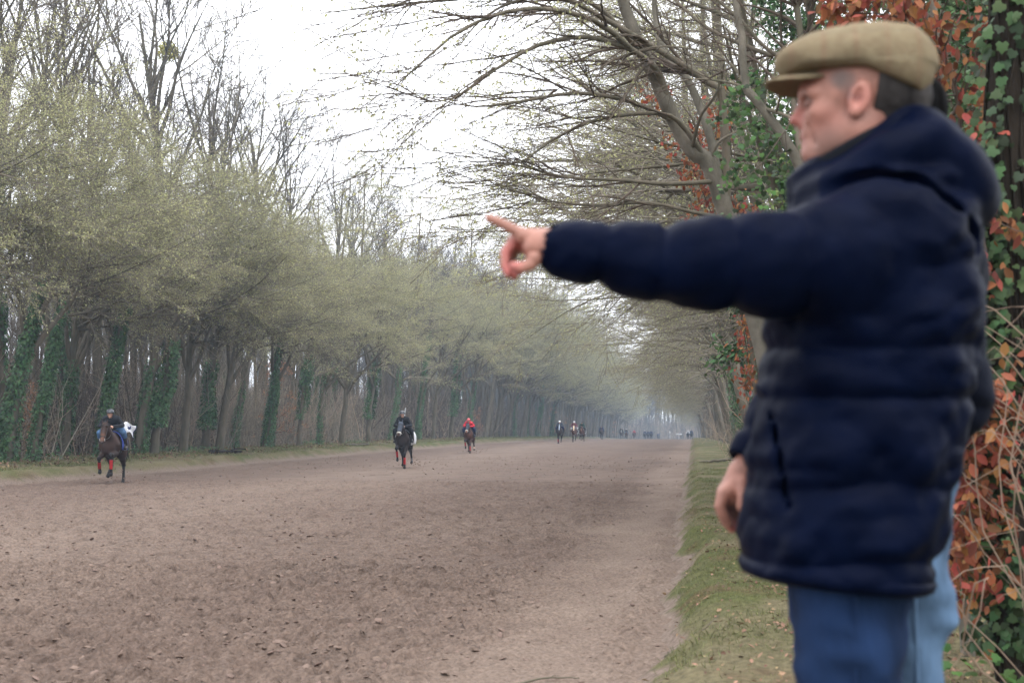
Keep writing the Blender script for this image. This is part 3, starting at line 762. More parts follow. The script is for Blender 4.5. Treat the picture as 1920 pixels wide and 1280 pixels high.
# withered beech saplings in the left wood
def beech_sapling(seed, H=4.5, n=1500, size=0.12, m='beech_pale'):
    r = np.random.default_rng(seed)
    pr = poly(np.column_stack([A([[0, 0, -.1], [.05, 0, H * .3], [.1, .1, H * .65], [.05, .1, H]]), A([.05, .04, .025, .008])]), 10); T = (pr[None, :, :3], pr[None, :, 3])
    L1 = grow(r, *T, 26, (0.15, 0.98), (62, 10), (H * .22, H * .42), 6, 0.5, 0.2, (0, 0, 0.1), wig=0.1, lfall=0.6)
    L2 = grow(r, *L1, 120, (0.15, 1.0), (42, 12), (0.3, 0.8), 4, 0.6, 0.4, wig=0.12)
    p, t = on_branches(r, L2[0], n, (0.1, 1.0), 0.06)
    return {'trunk': build_mesh('trunk', *pack(T, sides=(7,)), M['bark']), 'branches': build_mesh('branches', *pack(L1, L2, sides=(4, 3)), M['twig']),
            'foliage': build_mesh('foliage', *leaves(p, size * r.uniform(.7, 1.2, n), frames(r, n, None, 1, t + A([0, 0, -.8]), .5), LEAF_DIAMOND), M[m], smooth=False)}
BS = [beech_sapling(401, 5.2), beech_sapling(402, 3.6, 1000)]
for i, (px, lat, s, v, lab) in enumerate([(40, -25.6, 0.75, 1, 'low withered beech sapling between ivy trunks at the left edge'), (515, -25.2, 0.95, 0, 'orange withered beech sapling beside the slim ivy trunk across the track'),
        (535, -26.0, 0.7, 1, 'smaller withered beech sapling right of the orange one across the track'), (893, -25.0, 0.9, 1, 'withered beech sapling just behind the red-jacketed rider'), (1035, -24.0, 0.95, 0, 'orange beech sapling left of the distant rider on dark horse'),
        (1062, -24.0, 0.9, 1, 'hazy orange beech sapling between the two distant lead riders'), (1150, -24, 1.0, 0, 'hazy pinkish beech sapling at the far left wood edge')]):
    plant('beech_sapling', BS[v], ['trunk', 'branches', 'foliage'], lat, lat / ratio(px), r.uniform(0, 6), s, lab, 'sapling')

# ground ivy along the foot of the left wood
n = 5000; y = 44 + 60 * r.random(n) ** 1.4; x = -23.9 - 2.6 * r.random(n)
k = r.random(n) < sstep(-0.1, 0.5, noise2(x * .5, y * .22, 77)); x, y = x[k], y[k]; n = len(x)
tag(mobj('ground_ivy', *leaves(np.column_stack([x, y, gz(x, y) + 0.02 + 0.22 * r.random(n)]), r.uniform(.08, .16, n), frames(r, n, A([0, -.4, 1.0]), .5), LEAF_DIAMOND), M['ivy'], smooth=False), 'dark green ivy carpet at the foot of the far trunks', 'ivy', kind='stuff')

# ---------------------------------------------------------------- right side
AR = [hornbeam(501, 15, 2.6, 0.36, 30, (3.6, 8.0), 15000, 0.0, ls=(.035, .07)), hornbeam(502, 16, 2.0, 0.34, 30, (3.6, 7.5), 15000, 0.0, ls=(.035, .07)), hornbeam(503, 14.5, 3.0, 0.38, 30, (3.6, 8.0), 15000, 0.02, ls=(.035, .07))]
rt = [(23.0, 2.6, 0.86, 'ivy_full'), (28.5, 2.2, 0.92, ''), (34.0, 2.9, 0.95, 'ivy_mid'), (40.0, 2.3, 1.0, 'ivy_low'), (47.5, 2.6, 0.95, 'ivy_full'), (55, 2.4, 1.0, ''), (64, 2.6, 0.95, 'ivy_mid'), (74, 2.4, 1.0, 'ivy_low'), (86, 2.5, 1.0, '')]
for i, (y, x, s, ivy) in enumerate(rt):
    plant('hornbeam_tree', AR[i % 3], ['trunk', 'branches', 'foliage'] + ([ivy] if ivy else []), x, y, math.pi + r.uniform(-.4, .4), s, f'{NAMES[ivy]} at right, {ORD[i]} beyond the leaning tree', 'tree', 'hornbeams along the near side')
y = 98.0
while y < 460:
    plant('hornbeam_tree', AR[r.integers(3)], ['trunk', 'branches', 'foliage'], 2.6 + r.normal(0, .3), y, math.pi + r.uniform(-.5, .5), r.uniform(.88, 1.08), 'hazy hornbeam arching from the right in the far distance', 'tree', 'far hornbeams on the near side')
    y += r.uniform(6, 10) * (1 + (y - 90) / 350)

# the leaning tree whose boughs sweep over the track
def pxpath(lst): return A([P(*q) for q in lst])
root = empty('leaning_hornbeam', (1.0, 15.6, gzf(1.0, 15.6) - 0.05)); ORG = A(root.location)
tag(root, 'smooth grey tree leaning over the track, boughs sweeping left above the pointing arm', 'tree')
b0 = np.append(A([0.98, 15.6]), gzf(0.98, 15.6) - 0.15)
tr = np.concatenate([b0[None], pxpath([(1462, 820, 15.6), (1428, 640, 15.6), (1396, 520, 15.5), (1364, 410, 15.4), (1331, 311, 15.3), (1298, 283, 15.25), (1266, 230, 15.2), (1239, 170, 15.1), (1213, 115, 15), (1188, 60, 14.9), (1165, -10, 14.8), (1140, -120, 14.6), (1120, -300, 14.4)])])
trr = A([.17, .115, .105, .10, .092, .092, .088, .08, .074, .07, .065, .06, .05, .03])
pr = poly(np.column_stack([tr, trr]), 40); pr[:, :3] += rng.normal(0, .004, (40, 3)); pr[:, 3] *= rng.uniform(.96, 1.05, 40)
T1 = (pr[None, :, :3], pr[None, :, 3])
t2 = poly(np.column_stack([pxpath([(1372, 470, 15.7), (1352, 395, 15.7), (1338, 282, 15.7), (1311, 197, 15.8), (1285, 144, 15.8), (1262, 121, 15.8), (1236, 75, 15.9), (1228, 20, 16), (1222, -80, 16)]), A([.05, .05, .048, .046, .042, .04, .036, .03, .02])]), 24)
tag_limbs = [
 ([(1362, 420, 15.4), (1357, 187, 15.2), (1318, 150, 15.1), (1274, 118, 15), (1186, 66, 14.6), (1064, -2, 14.0), (980, -22, 13.6), (880, -3, 13.1), (740, 9, 12.7), (600, 26, 12.3)], .05, .005),
 ([(1248, 180, 15.1), (1240, 150, 15), (1222, 120, 14.8), (1182, 92, 14.4), (1125, 44, 13.9), (1040, 18, 13.4), (950, 22, 13), (860, 60, 12.6), (790, 118, 12.3), (735, 168, 12.2)], .045, .005),
 ([(1182, 92, 14.4), (1100, 70, 13.9), (1010, 85, 13.4), (930, 130, 13), (850, 185, 12.7), (770, 190, 12.5)], .03, .004),
 ([(1266, 228, 15.2), (1180, 190, 14.6), (1080, 175, 14), (980, 190, 13.5), (890, 200, 13.1), (800, 182, 12.8)], .03, .004),
 ([(1331, 311, 15.3), (1280, 236, 15), (1234, 213, 14.7), (1125, 223, 14.2), (1037, 262, 13.8), (972, 305, 13.4), (880, 312, 13.1)], .032, .004),
 ([(1340, 340, 15.3), (1250, 345, 14.9), (1169, 338, 14.5), (1059, 332, 14.1), (950, 306, 13.7), (868, 316, 13.4)], .028, .004),
 ([(1364, 410, 15.4), (1300, 398, 15.1), (1215, 380, 14.8), (1110, 385, 14.4), (1010, 372, 14.1), (905, 335, 13.8)], .026, .004),
 ([(1213, 115, 15), (1130, 20, 14.4), (1050, -10, 14), (960, 5, 13.6), (900, 40, 13.4), (860, 88, 13.2)], .03, .004),
 ([(1298, 283, 15.25), (1303, 255, 15.0), (1315, 215, 14.8), (1337, 185, 14.6), (1350, 150, 14.5), (1352, 80, 14.5)], .024, .008),
 ([(1331, 311, 15.3), (1345, 270, 15.2), (1375, 250, 15.2), (1420, 230, 15.3), (1470, 200, 15.5)], .018, .006)]
limbs = [poly(np.column_stack([pxpath(l), np.linspace(a, b, len(l))]), 16) for l, a, b in tag_limbs]
L1 = (np.stack([l[:, :3] for l in limbs]), np.stack([l[:, 3] for l in limbs])); L1[0][:, 2:] += rng.normal(0, .015, L1[0][:, 2:].shape)
r = np.random.default_rng(77)
L2 = grow(r, L1[0][:8], L1[1][:8], 120, (0.22, 0.97), (36, 12), (0.7, 2.2), 8, 0.6, 0.2, (-0.35, -.15, -0.10), (-0.25, -0.05, 0), 0.10, 0.35, flat=0.5)
L3 = grow(r, *L2, 620, (0.1, 1.0), (34, 13), (0.25, 0.9), 6, 0.6, 0.35, (-0.2, 0, -0.12), (-0.1, 0, 0), 0.12, 0.3, flat=0.5)
L4 = grow(r, *L3, 1500, (0.1, 1.0), (36, 13), (0.1, 0.35), 4, 0.7, 0.5, (0, 0, -0.12), wig=0.12, lfall=.3, flat=.6)
L2 = (L2[0], np.maximum(L2[1], .004)); L3 = (L3[0], np.maximum(L3[1], .0026)); L4 = (L4[0], np.maximum(L4[1], .0018))
def local(vf): return vf[0] - ORG, vf[1]
mobj('trunk', *local(pack(T1, (t2[None, :, :3], t2[None, :, 3]), sides=(16, 10))), M['bark_smooth'], root)
for l in limbs: mobj('bough', *local(tubes(l[None, :, :3], l[None, :, 3], 8)), M['bark'], root)
mobj('twigs', *local(pack(L2, L3, L4, sides=(5, 4, 3))), M['twig'], root)
nn = 2600; p, t = on_branches(r, L4[0], nn, (0.3, 1), .015)
mobj('buds', *local(leaves(p, r.uniform(.02, .05, nn), frames(r, nn, None, 1, t + A([0, 0, -1.2]), .4), LEAF_DIAMOND)), M['catkin'], root, smooth=False)['kind'] = 'stuff'

# slim forked tree right in front of the leaning one, with fresh ivy
root = empty('slim_tree', (1.25, 11.0, gzf(1.25, 11.0) - .05)); ORG = A(root.location)
tag(root, 'slim crooked tree with fresh green ivy just left of the cap', 'tree')
b0 = A([1.32, 11.0, gzf(1.32, 11) - .1])
p1 = poly(np.column_stack([np.concatenate([b0[None], pxpath([(1600, 700, 11), (1545, 420, 11), (1485, 287, 11), (1462, 249, 11), (1430, 203, 11), (1403, 172, 11), (1397, 148, 11), (1390, 66, 11), (1378, 0, 11), (1365, -120, 11), (1350, -260, 11)])]), A([.06, .05, .045, .04, .036, .034, .034, .03, .028, .026, .022, .015])]), 34)
p1[:, :3] += r.normal(0, .004, (34, 3))
bl = [([(1403, 172, 11), (1370, 120, 11.2), (1310, 95, 11.4), (1230, 88, 11.7), (1150, 110, 12)], .014, .003), ([(1500, 300, 11), (1475, 118, 11.3), (1440, 103, 11.4), (1380, 79, 11.5), (1321, 49, 11.6), (1270, 5, 11.7)], .024, .012),
      ([(1475, 118, 11.3), (1430, 85, 11.2), (1395, 45, 11.2), (1350, 5, 11.2), (1300, -40, 11.2)], .018, .008), ([(1430, 203, 11), (1470, 215, 10.9), (1500, 225, 10.8), (1530, 180, 10.8)], .016, .006),
      ([(1403, 165, 11), (1350, 152, 11.1), (1290, 150, 11.2), (1225, 170, 11.3)], .012, .003), ([(1545, 420, 11), (1500, 60, 11.2), (1490, 0, 11.2), (1480, -100, 11.2)], .03, .02), ([(1560, 480, 11), (1522, 70, 11.5), (1512, 0, 11.5), (1505, -100, 11.5)], .026, .018)]
bb = [poly(np.column_stack([pxpath(l), np.linspace(a, b, len(l))]), 14) for l, a, b in bl]
B1 = (np.stack([l[:, :3] for l in bb]), np.stack([l[:, 3] for l in bb]))
B2 = grow(r, *B1, 90, (0.1, 1), (48, 14), (.3, 1.1), 6, .6, .3, (0, 0, .1), wig=.14, lfall=.3); B3 = grow(r, *B2, 320, (.1, 1), (45, 14), (.12, .45), 4, .7, .5, wig=.14)
mobj('trunk', *local(tubes(p1[None, :, :3], p1[None, :, 3], 10)), M['bark_smooth'], root)
for l in bb: mobj('bough', *local(tubes(l[None, :, :3], l[None, :, 3], 7)), M['bark'], root)
mobj('twigs', *local(pack(B2, (B3[0], np.maximum(B3[1], .002)), sides=(4, 3))), M['twig'], root)['kind'] = 'stuff'
def leaf_pieces(parent_name, root, pts, nrm, sizes, tpl, pm, sm, r, npiece=300, headv=(0, 0, -1.0), nsp=.55, hsp=.6, org=None):
    """the largest leaves as single objects, the rest as one part; below a part called parent_name"""
    order = np.argsort(-sizes); n = len(pts)
    fr = frames(r, n, nrm, nsp, A(headv) * np.ones((n, 1)), hsp)
    rest = order[npiece:]
    if len(rest):
        V, Fl = leaves(pts[rest] - org, sizes[rest], fr[rest], tpl)
        top = mobj(parent_name, V, Fl, M[sm], root, smooth=False); top['kind'] = 'stuff'
    tm = build_mesh('leaf', tpl[0], tpl[1], M[pm], smooth=False)
    import mathutils
    for i in order[:npiece]:
        o = bpy.data.objects.new('leaf', tm); COL.objects.link(o); o.parent = top
        m4 = mathutils.Matrix(fr[i].tolist()).to_4x4(); m4.translation = (pts[i] - org).tolist()
        o.matrix_local = m4 @ mathutils.Matrix.Scale(float(sizes[i]), 4)
    return top
cl = [(1420, 190, .10), (1440, 235, .12), (1380, 215, .10), (1450, 290, .14), (1480, 330, .14), (1430, 350, .16), (1470, 390, .15), (1390, 185, .10), (1495, 260, .12), (1410, 270, .12), (1470, 170, .10), (1500, 370, .12), (1440, 410, .15), (1380, 330, .10)]
pp = np.concatenate([P(a, b, 11.3) + r.normal(0, 1, (46, 3)) * A([s, .25, s]) for a, b, s in cl]); nn = len(pp)
leaf_pieces('ivy', root, pp, A([0, -1.0, .5]), r.uniform(.03, .058, nn), LEAF_IVY, 'ivy_piece', 'ivy_light', r, 300, org=ORG)

# ivy-clad trunk at the right edge
root = empty('ivy_tree', (1.62, 7.0, gzf(1.62, 7.0) - .05)); ORG = A(root.location)
tag(root, 'dark trunk hung with large ivy leaves at the right picture edge', 'tree')
b0 = A([1.60, 7.0, gzf(1.6, 7) - .15])
p1 = poly(np.column_stack([np.concatenate([b0[None], pxpath([(1898, 1080, 7), (1902, 850, 7), (1893, 600, 7), (1888, 350, 7), (1893, 150, 7), (1898, 0, 7), (1895, -250, 7), (1880, -700, 7)])]), A([.17, .125, .115, .105, .105, .1, .1, .09, .06])]), 40)
p1[:, 3] *= r.uniform(.93, 1.07, 40)
mobj('trunk', *local(tubes(p1[None, :, :3], p1[None, :, 3], 18)), M['bark_dark'], root)
vn = []
for k in range(9):
    a0 = r.uniform(2.6, 6.2); h = np.linspace(0, 1, 14); a = a0 + .5 * np.sin(h * r.uniform(4, 9)) + r.normal(0, .08, 14)
    q = poly(p1, 14); vn.append(np.column_stack([q[:, 0] + np.cos(a) * q[:, 3] * 1.04, q[:, 1] + np.sin(a) * q[:, 3] * 1.04, q[:, 2], np.full(14, r.uniform(.006, .014))]))
vn = np.stack(vn); mobj('ivy_stems', *local(tubes(vn[:, :, :3], vn[:, :, 3], 5)), M['bark_dark'], root)
n = 2400; zz = r.uniform(.35, 4.2, n); a = r.normal(4.0, 1.15, n); q = np.column_stack([np.interp(zz + p1[0, 2], p1[:, 2], p1[:, i]) for i in range(4)])
out = q[:, 3] + .015 + .11 * r.random(n) ** 1.3
kk = sstep(-.35, .45, noise2(np.cos(a) * 2.1 + 4, zz * 1.6, 31)); keep = r.random(n) < .18 + .82 * kk
dirv = np.column_stack([np.cos(a), np.sin(a), np.zeros(n)])
pts = (q[:, :3] + dirv * out[:, None] + A([.0, 0, 0]))[keep]; dirv = dirv[keep]; n = len(pts)
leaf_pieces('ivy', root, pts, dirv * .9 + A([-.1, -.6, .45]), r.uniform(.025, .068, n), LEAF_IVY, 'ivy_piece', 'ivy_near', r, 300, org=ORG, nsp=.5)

# withered beech behind the man's cap and back
root = empty('beech_tree', (1.5, 8.2, gzf(1.5, 8.2) - .05)); ORG = A(root.location)
tag(root, 'young beech with withered orange leaves behind the cap and hood', 'tree')
b0 = A([1.50, 8.2, gzf(1.5, 8.2) - .1])
p1 = poly(np.column_stack([np.concatenate([b0[None], pxpath([(1785, 800, 8.2), (1775, 420, 8.2), (1765, 200, 8.2), (1752, 40, 8.2), (1735, -200, 8.2)])]), A([.04, .035, .03, .026, .022, .012])]), 24)
T1 = (p1[None, :, :3], p1[None, :, 3])
bl = [[(1770, 330, 8.2), (1800, 260, 8.0), (1790, 150, 7.9), (1740, 70, 7.8), (1680, 30, 7.7), (1600, 25, 7.7)], [(1765, 200, 8.2), (1720, 120, 8.1), (1660, 70, 8.1), (1590, 50, 8.2)], [(1752, 40, 8.2), (1700, 0, 8), (1640, -20, 7.9), (1580, -10, 7.9)],
      [(1775, 420, 8.2), (1810, 340, 8.0), (1840, 280, 7.9), (1860, 200, 7.9)], [(1780, 600, 8.2), (1815, 560, 8), (1840, 610, 7.9), (1850, 680, 7.8)], [(1785, 800, 8.2), (1815, 800, 8), (1840, 850, 7.8), (1850, 930, 7.7)],
      [(1765, 250, 8.2), (1790, 210, 8), (1830, 120, 7.9), (1850, 30, 7.8)], [(1787, 850, 8.2), (1800, 900, 8), (1810, 980, 7.9), (1815, 1050, 7.8)], [(1787, 860, 8.2), (1770, 900, 8.3), (1765, 1000, 8.2), (1790, 1060, 8.1)], [(1780, 700, 8.2), (1820, 700, 8), (1838, 760, 7.9), (1842, 830, 7.8)], [(1785, 640, 8.2), (1810, 640, 8), (1830, 700, 7.9), (1835, 740, 7.8)], [(1788, 900, 8.2), (1810, 860, 8), (1828, 900, 7.9), (1836, 1000, 7.8)], [(1778, 480, 8.2), (1815, 440, 8), (1838, 480, 7.9), (1845, 560, 7.8)], [(1788, 920, 8.2), (1775, 950, 8.3), (1768, 990, 8.2), (1772, 1060, 8.1)], [(1788, 900, 8.2), (1800, 860, 7.4), (1815, 900, 6.9), (1822, 1010, 6.8)], [(1786, 820, 8.2), (1805, 800, 7.4), (1825, 850, 6.9), (1835, 930, 6.8)], [(1780, 640, 8.2), (1815, 620, 7.4), (1830, 700, 6.9), (1838, 800, 6.8)], [(1770, 330, 8.2), (1800, 330, 7.4), (1830, 380, 6.9), (1850, 480, 6.8)], [(1788, 930, 8.2), (1785, 960, 7.4), (1790, 1010, 6.9), (1805, 1075, 6.8)]]
bb = np.stack([poly(np.column_stack([pxpath(l), np.linspace(.014, .004, len(l))]), 10) for l in bl])
B1 = (bb[:, :, :3], bb[:, :, 3]); B2 = grow(r, *B1, 420, (.1, 1), (46, 14), (.12, .5), 5, .6, .4, (0, 0, -.1), wig=.15, lfall=.2); B2 = (B2[0], np.maximum(B2[1], .002))
mobj('trunk', *local(tubes(*T1, 9)), M['bark_smooth'], root)
for l in bb: mobj('bough', *local(tubes(l[None, :, :3], l[None, :, 3], 6)), M['twig'], root)
mobj('twigs', *local(tubes(*B2, 4)), M['twig'], root)['kind'] = 'stuff'
p, t = on_branches(r, B2[0], 3800, (.15, 1), .04); n = len(p)
leaf_pieces('foliage', root, p, A([0, -.7, .2]), r.uniform(.045, .085, n), LEAF_BEECH, 'beech_piece', 'beech', r, 300, org=ORG, nsp=.8, hsp=.6)

# withered beech twigs round the leaning trunk
root = empty('beech_sapling', (0.75, 16.6, gzf(.75, 16.6) - .05)); ORG = A(root.location)
tag(root, 'withered beech sapling with small orange leaves behind the leaning trunk', 'sapling')
p1 = poly(np.column_stack([np.concatenate([A([[.75, 16.6, gzf(.75, 16.6) - .1]]), pxpath([(1418, 760, 16.6), (1400, 600, 16.5), (1360, 400, 16.4), (1320, 290, 16.3), (1290, 200, 16.2)])]), A([.03, .026, .022, .018, .012, .006])]), 16)
sp = [(1410, 720, .16), (1396, 690, .14), (1392, 640, .13), (1404, 600, .13), (1412, 770, .12), (1300, 250, .13), (1262, 270, .13), (1240, 190, .15), (1215, 180, .13), (1310, 380, .16), (1330, 350, .16), (1345, 400, .15), (1320, 330, .13), (1375, 395, .13), (1290, 330, .1), (1350, 230, .13), (1325, 245, .13), (1340, 205, .1), (1410, 400, .13), (1300, 295, .1)]
bb = np.stack([poly(np.column_stack([np.stack([p1[min(15, 3 + (k * 5) % 12), :3], P(a, b, 16.3) + A([.12, 0, .1]), P(a, b, 16.2)]), A([.008, .005, .003])]), 6) for k, (a, b, s) in enumerate(sp)])
mobj('trunk', *local(tubes(p1[None, :, :3], p1[None, :, 3], 7)), M['bark'], root); mobj('twigs', *local(tubes(bb[:, :, :3], bb[:, :, 3], 4)), M['twig'], root)['kind'] = 'stuff'
pp = np.concatenate([P(a, b, 16.2) + r.normal(0, 1, (48, 3)) * A([s * .55, .2, s * .75]) for a, b, s in sp]); n = len(pp)
mobj('foliage', *local(leaves(pp, r.uniform(.04, .075, n), frames(r, n, A([0, -.6, .2]), .8, A([0, 0, -1.0]), .5), LEAF_BEECH)), M['beech'], root, smooth=False)['kind'] = 'stuff'

# leafy ivy shrubs filling the wood edge on the right
def ivy_shrub(seed, H=6.0, w=1.6, n=5200, m='ivy', size=.10):
    r = np.random.default_rng(seed)
    pr = poly(np.column_stack([A([[0, 0, -.1], [.1, 0, H * .3], [0, .1, H * .7], [-.1, .1, H]]), A([.09, .07, .05, .02])]), 10); T = (pr[None, :, :3], pr[None, :, 3])
    L1 = grow(r, *T, 40, (.1, 1), (60, 18), (w * .5, w * 1.2), 6, .5, .2, (0, 0, .05), wig=.14, lfall=.3); L2 = grow(r, *L1, 420, (.1, 1), (48, 15), (.25, .8), 4, .6, .4, wig=.15)
    p, t = on_branches(r, L2[0], n, (0, 1), .07)
    return {'trunk': build_mesh('trunk', *pack(T, L1, sides=(8, 5)), M['bark']), 'branches': build_mesh('branches', *pack(L2, sides=(3,)), M['twig']),
            'foliage': build_mesh('foliage', *leaves(p, size * r.uniform(.6, 1.2, n), frames(r, n, A([0, 0, .6]), .8, t + A([0, 0, -.6]), .5), LEAF_DIAMOND), M[m], smooth=False)}
SH = [ivy_shrub(601, 6.0, 1.6, 9000), ivy_shrub(602, 7.5, 1.8, 11000), ivy_shrub(603, 6.5, 1.7, 7500, 'spring', .07), ivy_shrub(604, 8.0, 2.2, 6000, 'spring', .07)]
for i, (x, y, s, v, lab) in enumerate([(2.9, 14.0, .95, 0, 'dark ivy bush filling the gap behind the face'), (2.3, 19.0, 1.0, 2, 'light green bush behind the slim crooked tree'), (3.7, 18.5, 1.1, 1, 'tall dark ivy bush behind the cap'),
        (4.2, 13.0, 1.1, 3, 'loose light green bush behind the orange beech leaves'), (2.7, 10.5, .8, 1, 'ivy bush behind the dark trunk at the right edge'), (3.4, 25.0, 1.2, 3, 'loose green bush behind the leaning trunk'), (3.6, 31.0, .95, 2, 'green bush under the pointing arm on the near side'),
        (5.5, 22.0, 1.35, 0, 'tallest dark ivy bush deep in the right wood'), (3.4, 37.0, .8, 0, 'dark ivy bush beside the far verge end on the right'), (6.5, 16.0, 1.4, 3, 'loose green bush deep behind the hood'), (5.0, 31.0, 1.5, 1, 'big ivy bush deep in the wood above the arm'), (1.9, 20.5, .95, 1, 'dark ivy bush close behind the fork of the leaning tree'), (2.75, 16.2, .95, 3, 'thin light green bush between face and leaning tree'), (3.3, 23.5, 1.25, 0, 'dark ivy bush above the cap peak'), (3.8, 26.0, 1.1, 2, 'light green bush low behind the leaning trunk')]):
    plant('ivy_bush', SH[v], ['trunk', 'branches', 'foliage'], x, y, r.uniform(0, 6), s, lab, 'bush')
for i, (x, y, v, s, ivy, lab) in enumerate([(3.6, 20.5, 0, .75, 'ivy_full', 'bare tree with ivied trunk behind the cap'), (2.6, 17.0, 1, .6, '', 'bare tree behind the slim crooked tree'), (5.2, 27.0, 2, .85, 'ivy_full', 'tall bare tree deep in the right wood'), (4.0, 11.5, 2, .6, 'ivy_full', 'bare tree behind the orange beech at right')]):
    plant('bare_tree', TT[v], ['trunk', 'branches', 'foliage'] + ([ivy] if ivy else []), x, y, r.uniform(0, 6), s, lab, 'tree')

# bramble and ground ivy at lower right
root = empty('bramble_bush', (1.5, 6.4, gzf(1.5, 6.4))); ORG = A(root.location)
tag(root, 'tangle of bare tan bramble stems at the lower right edge', 'bramble')
for k in range(40):
    d = r.uniform(5.6, 7.0); s0 = A([r.uniform(1.35, 2.4), d, 0]); s0[2] = gzf(s0[0], d)
    e = P(r.uniform(1790, 1990), r.uniform(560, 1120), d + r.uniform(-.4, .1)); mid = (s0 + e) / 2 + A([r.normal(0, .15), r.normal(0, .1), r.uniform(.05, .3)])
    pr = poly(np.column_stack([np.stack([s0, mid, e, e + A([r.normal(-.12, .18), 0, r.normal(-.08, .12)])]), A([.004, .0034, .0024, .001])]), 12); pr[1:, :3] += r.normal(0, .008, (11, 3))
    mobj('stem', *local(tubes(pr[None, :, :3], pr[None, :, 3], 5)), M['bramble'], root)
n = 1100; y = r.uniform(5.4, 9, n); x = 1.12 + 2.2 * r.random(n); k = r.random(n) < sstep(-.3, .3, noise2(x * 2.5, y * 1.6, 71)); x, y = x[k], y[k]; n = len(x)
tag(mobj('ground_ivy', *leaves(np.column_stack([x, y, gz(x, y) + .03 + .16 * r.random(n)]), r.uniform(.035, .07, n), frames(r, n, A([0, -.5, 1.0]), .45), LEAF_IVY), M['ivy_light'], smooth=False), 'green ground ivy among dead leaves at the lower right corner', 'ivy', kind='stuff')

# sticks and a log on the verges
def stick(name, pts, r0, label, cat='branch', m='bark', n=14):
    pr = poly(np.column_stack([pts, np.linspace(r0, r0 * .45, len(pts))]), n); pr[:, :3] += rng.normal(0, r0 * .25, (n, 3))
    V, Fs = tubes(pr[None, :, :3], pr[None, :, 3], 8, True)
    V2, F2 = tubes(poly(np.column_stack([np.stack([pr[n // 2, :3], pr[n // 2, :3] + A([.12, .1, .06]) * r0 * 20, pr[n // 2, :3] + A([.3, .12, .05]) * r0 * 20]), A([r0 * .5, r0 * .4, r0 * .2])]), 6)[None, :, :3], np.linspace(r0 * .5, r0 * .2, 6)[None], 6)
    V, Fs = merge([(V, Fs), (V2, F2)]); o0 = V.mean(0)
    return tag(mobj(name, V - o0, Fs, M[m], loc=o0), label, cat)
def gp(x, y, dz=.03): return [x, y, gzf(x, y) + dz]
stick('fallen_branch', A([gp(0.25, 58), gp(0.9, 57.5, .08), gp(1.5, 57.8, .12), gp(2.2, 57.2, .1)]), .07, 'dark fallen branch lying across the verge at the foot of the hedge')
stick('fallen_branch', A([gp(-23.0, 66, .1), gp(-22.6, 66.3, .1), gp(-22.1, 66.5, .1), gp(-21.6, 66.6, .1)]), .13, 'short mossy log on the far bank left of the middle', 'log', 'bark_dark')
stick('fallen_branch', A([gp(-22.8, 92, .1), gp(-22.0, 92.6, .1), gp(-21.4, 93, .08)]), .08, 'grey stick on the far bank behind the black-clad rider')
stick('fallen_branch', A([gp(-1.05, 8.55, .0), gp(-.95, 8.6, .02), gp(-.82, 8.7, .02), gp(-.7, 8.75, .01)]), .008, 'thin twig on the pale sand near the verge')
stick('fallen_branch', A([gp(-.2, 9.6, .02), gp(0.0, 9.66, .02), gp(.16, 9.7, .02)]), .008, 'small twig on the grass edge in front of the man')

# ------------------------------------------------------------------ horses and riders (forward = -Y, x = the horse's left)
M['coat'] = mat('horse_coat', attr=True, rough=0.5, spec=0.35, var=0.12, scale=14)
def coat(name, k):                   # a coat: vertex pattern tinted per horse
    m = mat(name, attr=True, rough=0.55, spec=0.2, var=0.12, scale=14)
    nt = m.node_tree; b = nt.nodes['Principled BSDF']; lk = b.inputs['Base Color'].links[0]; src = lk.from_socket
    q = nt.nodes.new('ShaderNodeMix'); q.data_type = 'RGBA'; q.blend_type = 'MULTIPLY'; q.inputs[0].default_value = 1.0; q.inputs[7].default_value = (*k, 1)
    nt.links.new(src, q.inputs[6]); nt.links.new(q.outputs[2], b.inputs['Base Color'])
    return m
COATS = {'bay': coat('coat_dark_bay', (1, 1, 1)), 'black': coat('coat_brown_black', (0.42, 0.45, 0.55)), 'chestnut': coat('coat_chestnut', (2.6, 2.1, 1.6)), 'red_bay': coat('coat_red_bay', (2.0, 1.55, 1.3)), 'grey': coat('coat_slate', (0.8, 1.05, 1.4))}
def cloth(name, c, **k): return mat(name, c, 0.85, 0.2, var=0.15, scale=9, **k)
FAB = {'black': cloth('cloth_black', (.012, .013, .017)), 'white': cloth('cloth_white', (.62, .63, .66)), 'navy': cloth('cloth_navy', (.02, .03, .09)), 'blue': cloth('cloth_blue', (.05, .08, .32)), 'red': cloth('cloth_red', (.50, .02, .035)), 'jeans': cloth('cloth_denim', (.06, .12, .22)),
       'maroon': cloth('cloth_maroon', (.12, .02, .035)), 'green': cloth('cloth_dark_green', (.02, .05, .04)), 'slate': cloth('cloth_slate', (.05, .06, .08)), 'wrap': cloth('leg_wrap_red', (.27, .014, .016))}
M['leather'] = mat('black_leather', (.018, .014, .012), 0.5, 0.4); M['helmet'] = mat('helmet_shell', (.02, .023, .03), 0.3, 0.5); M['helmet_white'] = mat('helmet_white', (.6, .6, .62), 0.35, 0.5); M['helmet_red'] = mat('helmet_red', (.55, .06, .07), 0.35, 0.5)
M['hair'] = mat('horse_hair', (.014, .011, .010), 0.6, 0.3); M['skin_far'] = mat('skin_rider', (.40, .23, .17), 0.6, 0.3); M['metal'] = mat('bit_metal', (.5, .5, .5), 0.3, 0.5, metal=1.0); M['fleece'] = mat('noseband_fleece', (.66, .64, .60), 0.95, .1)

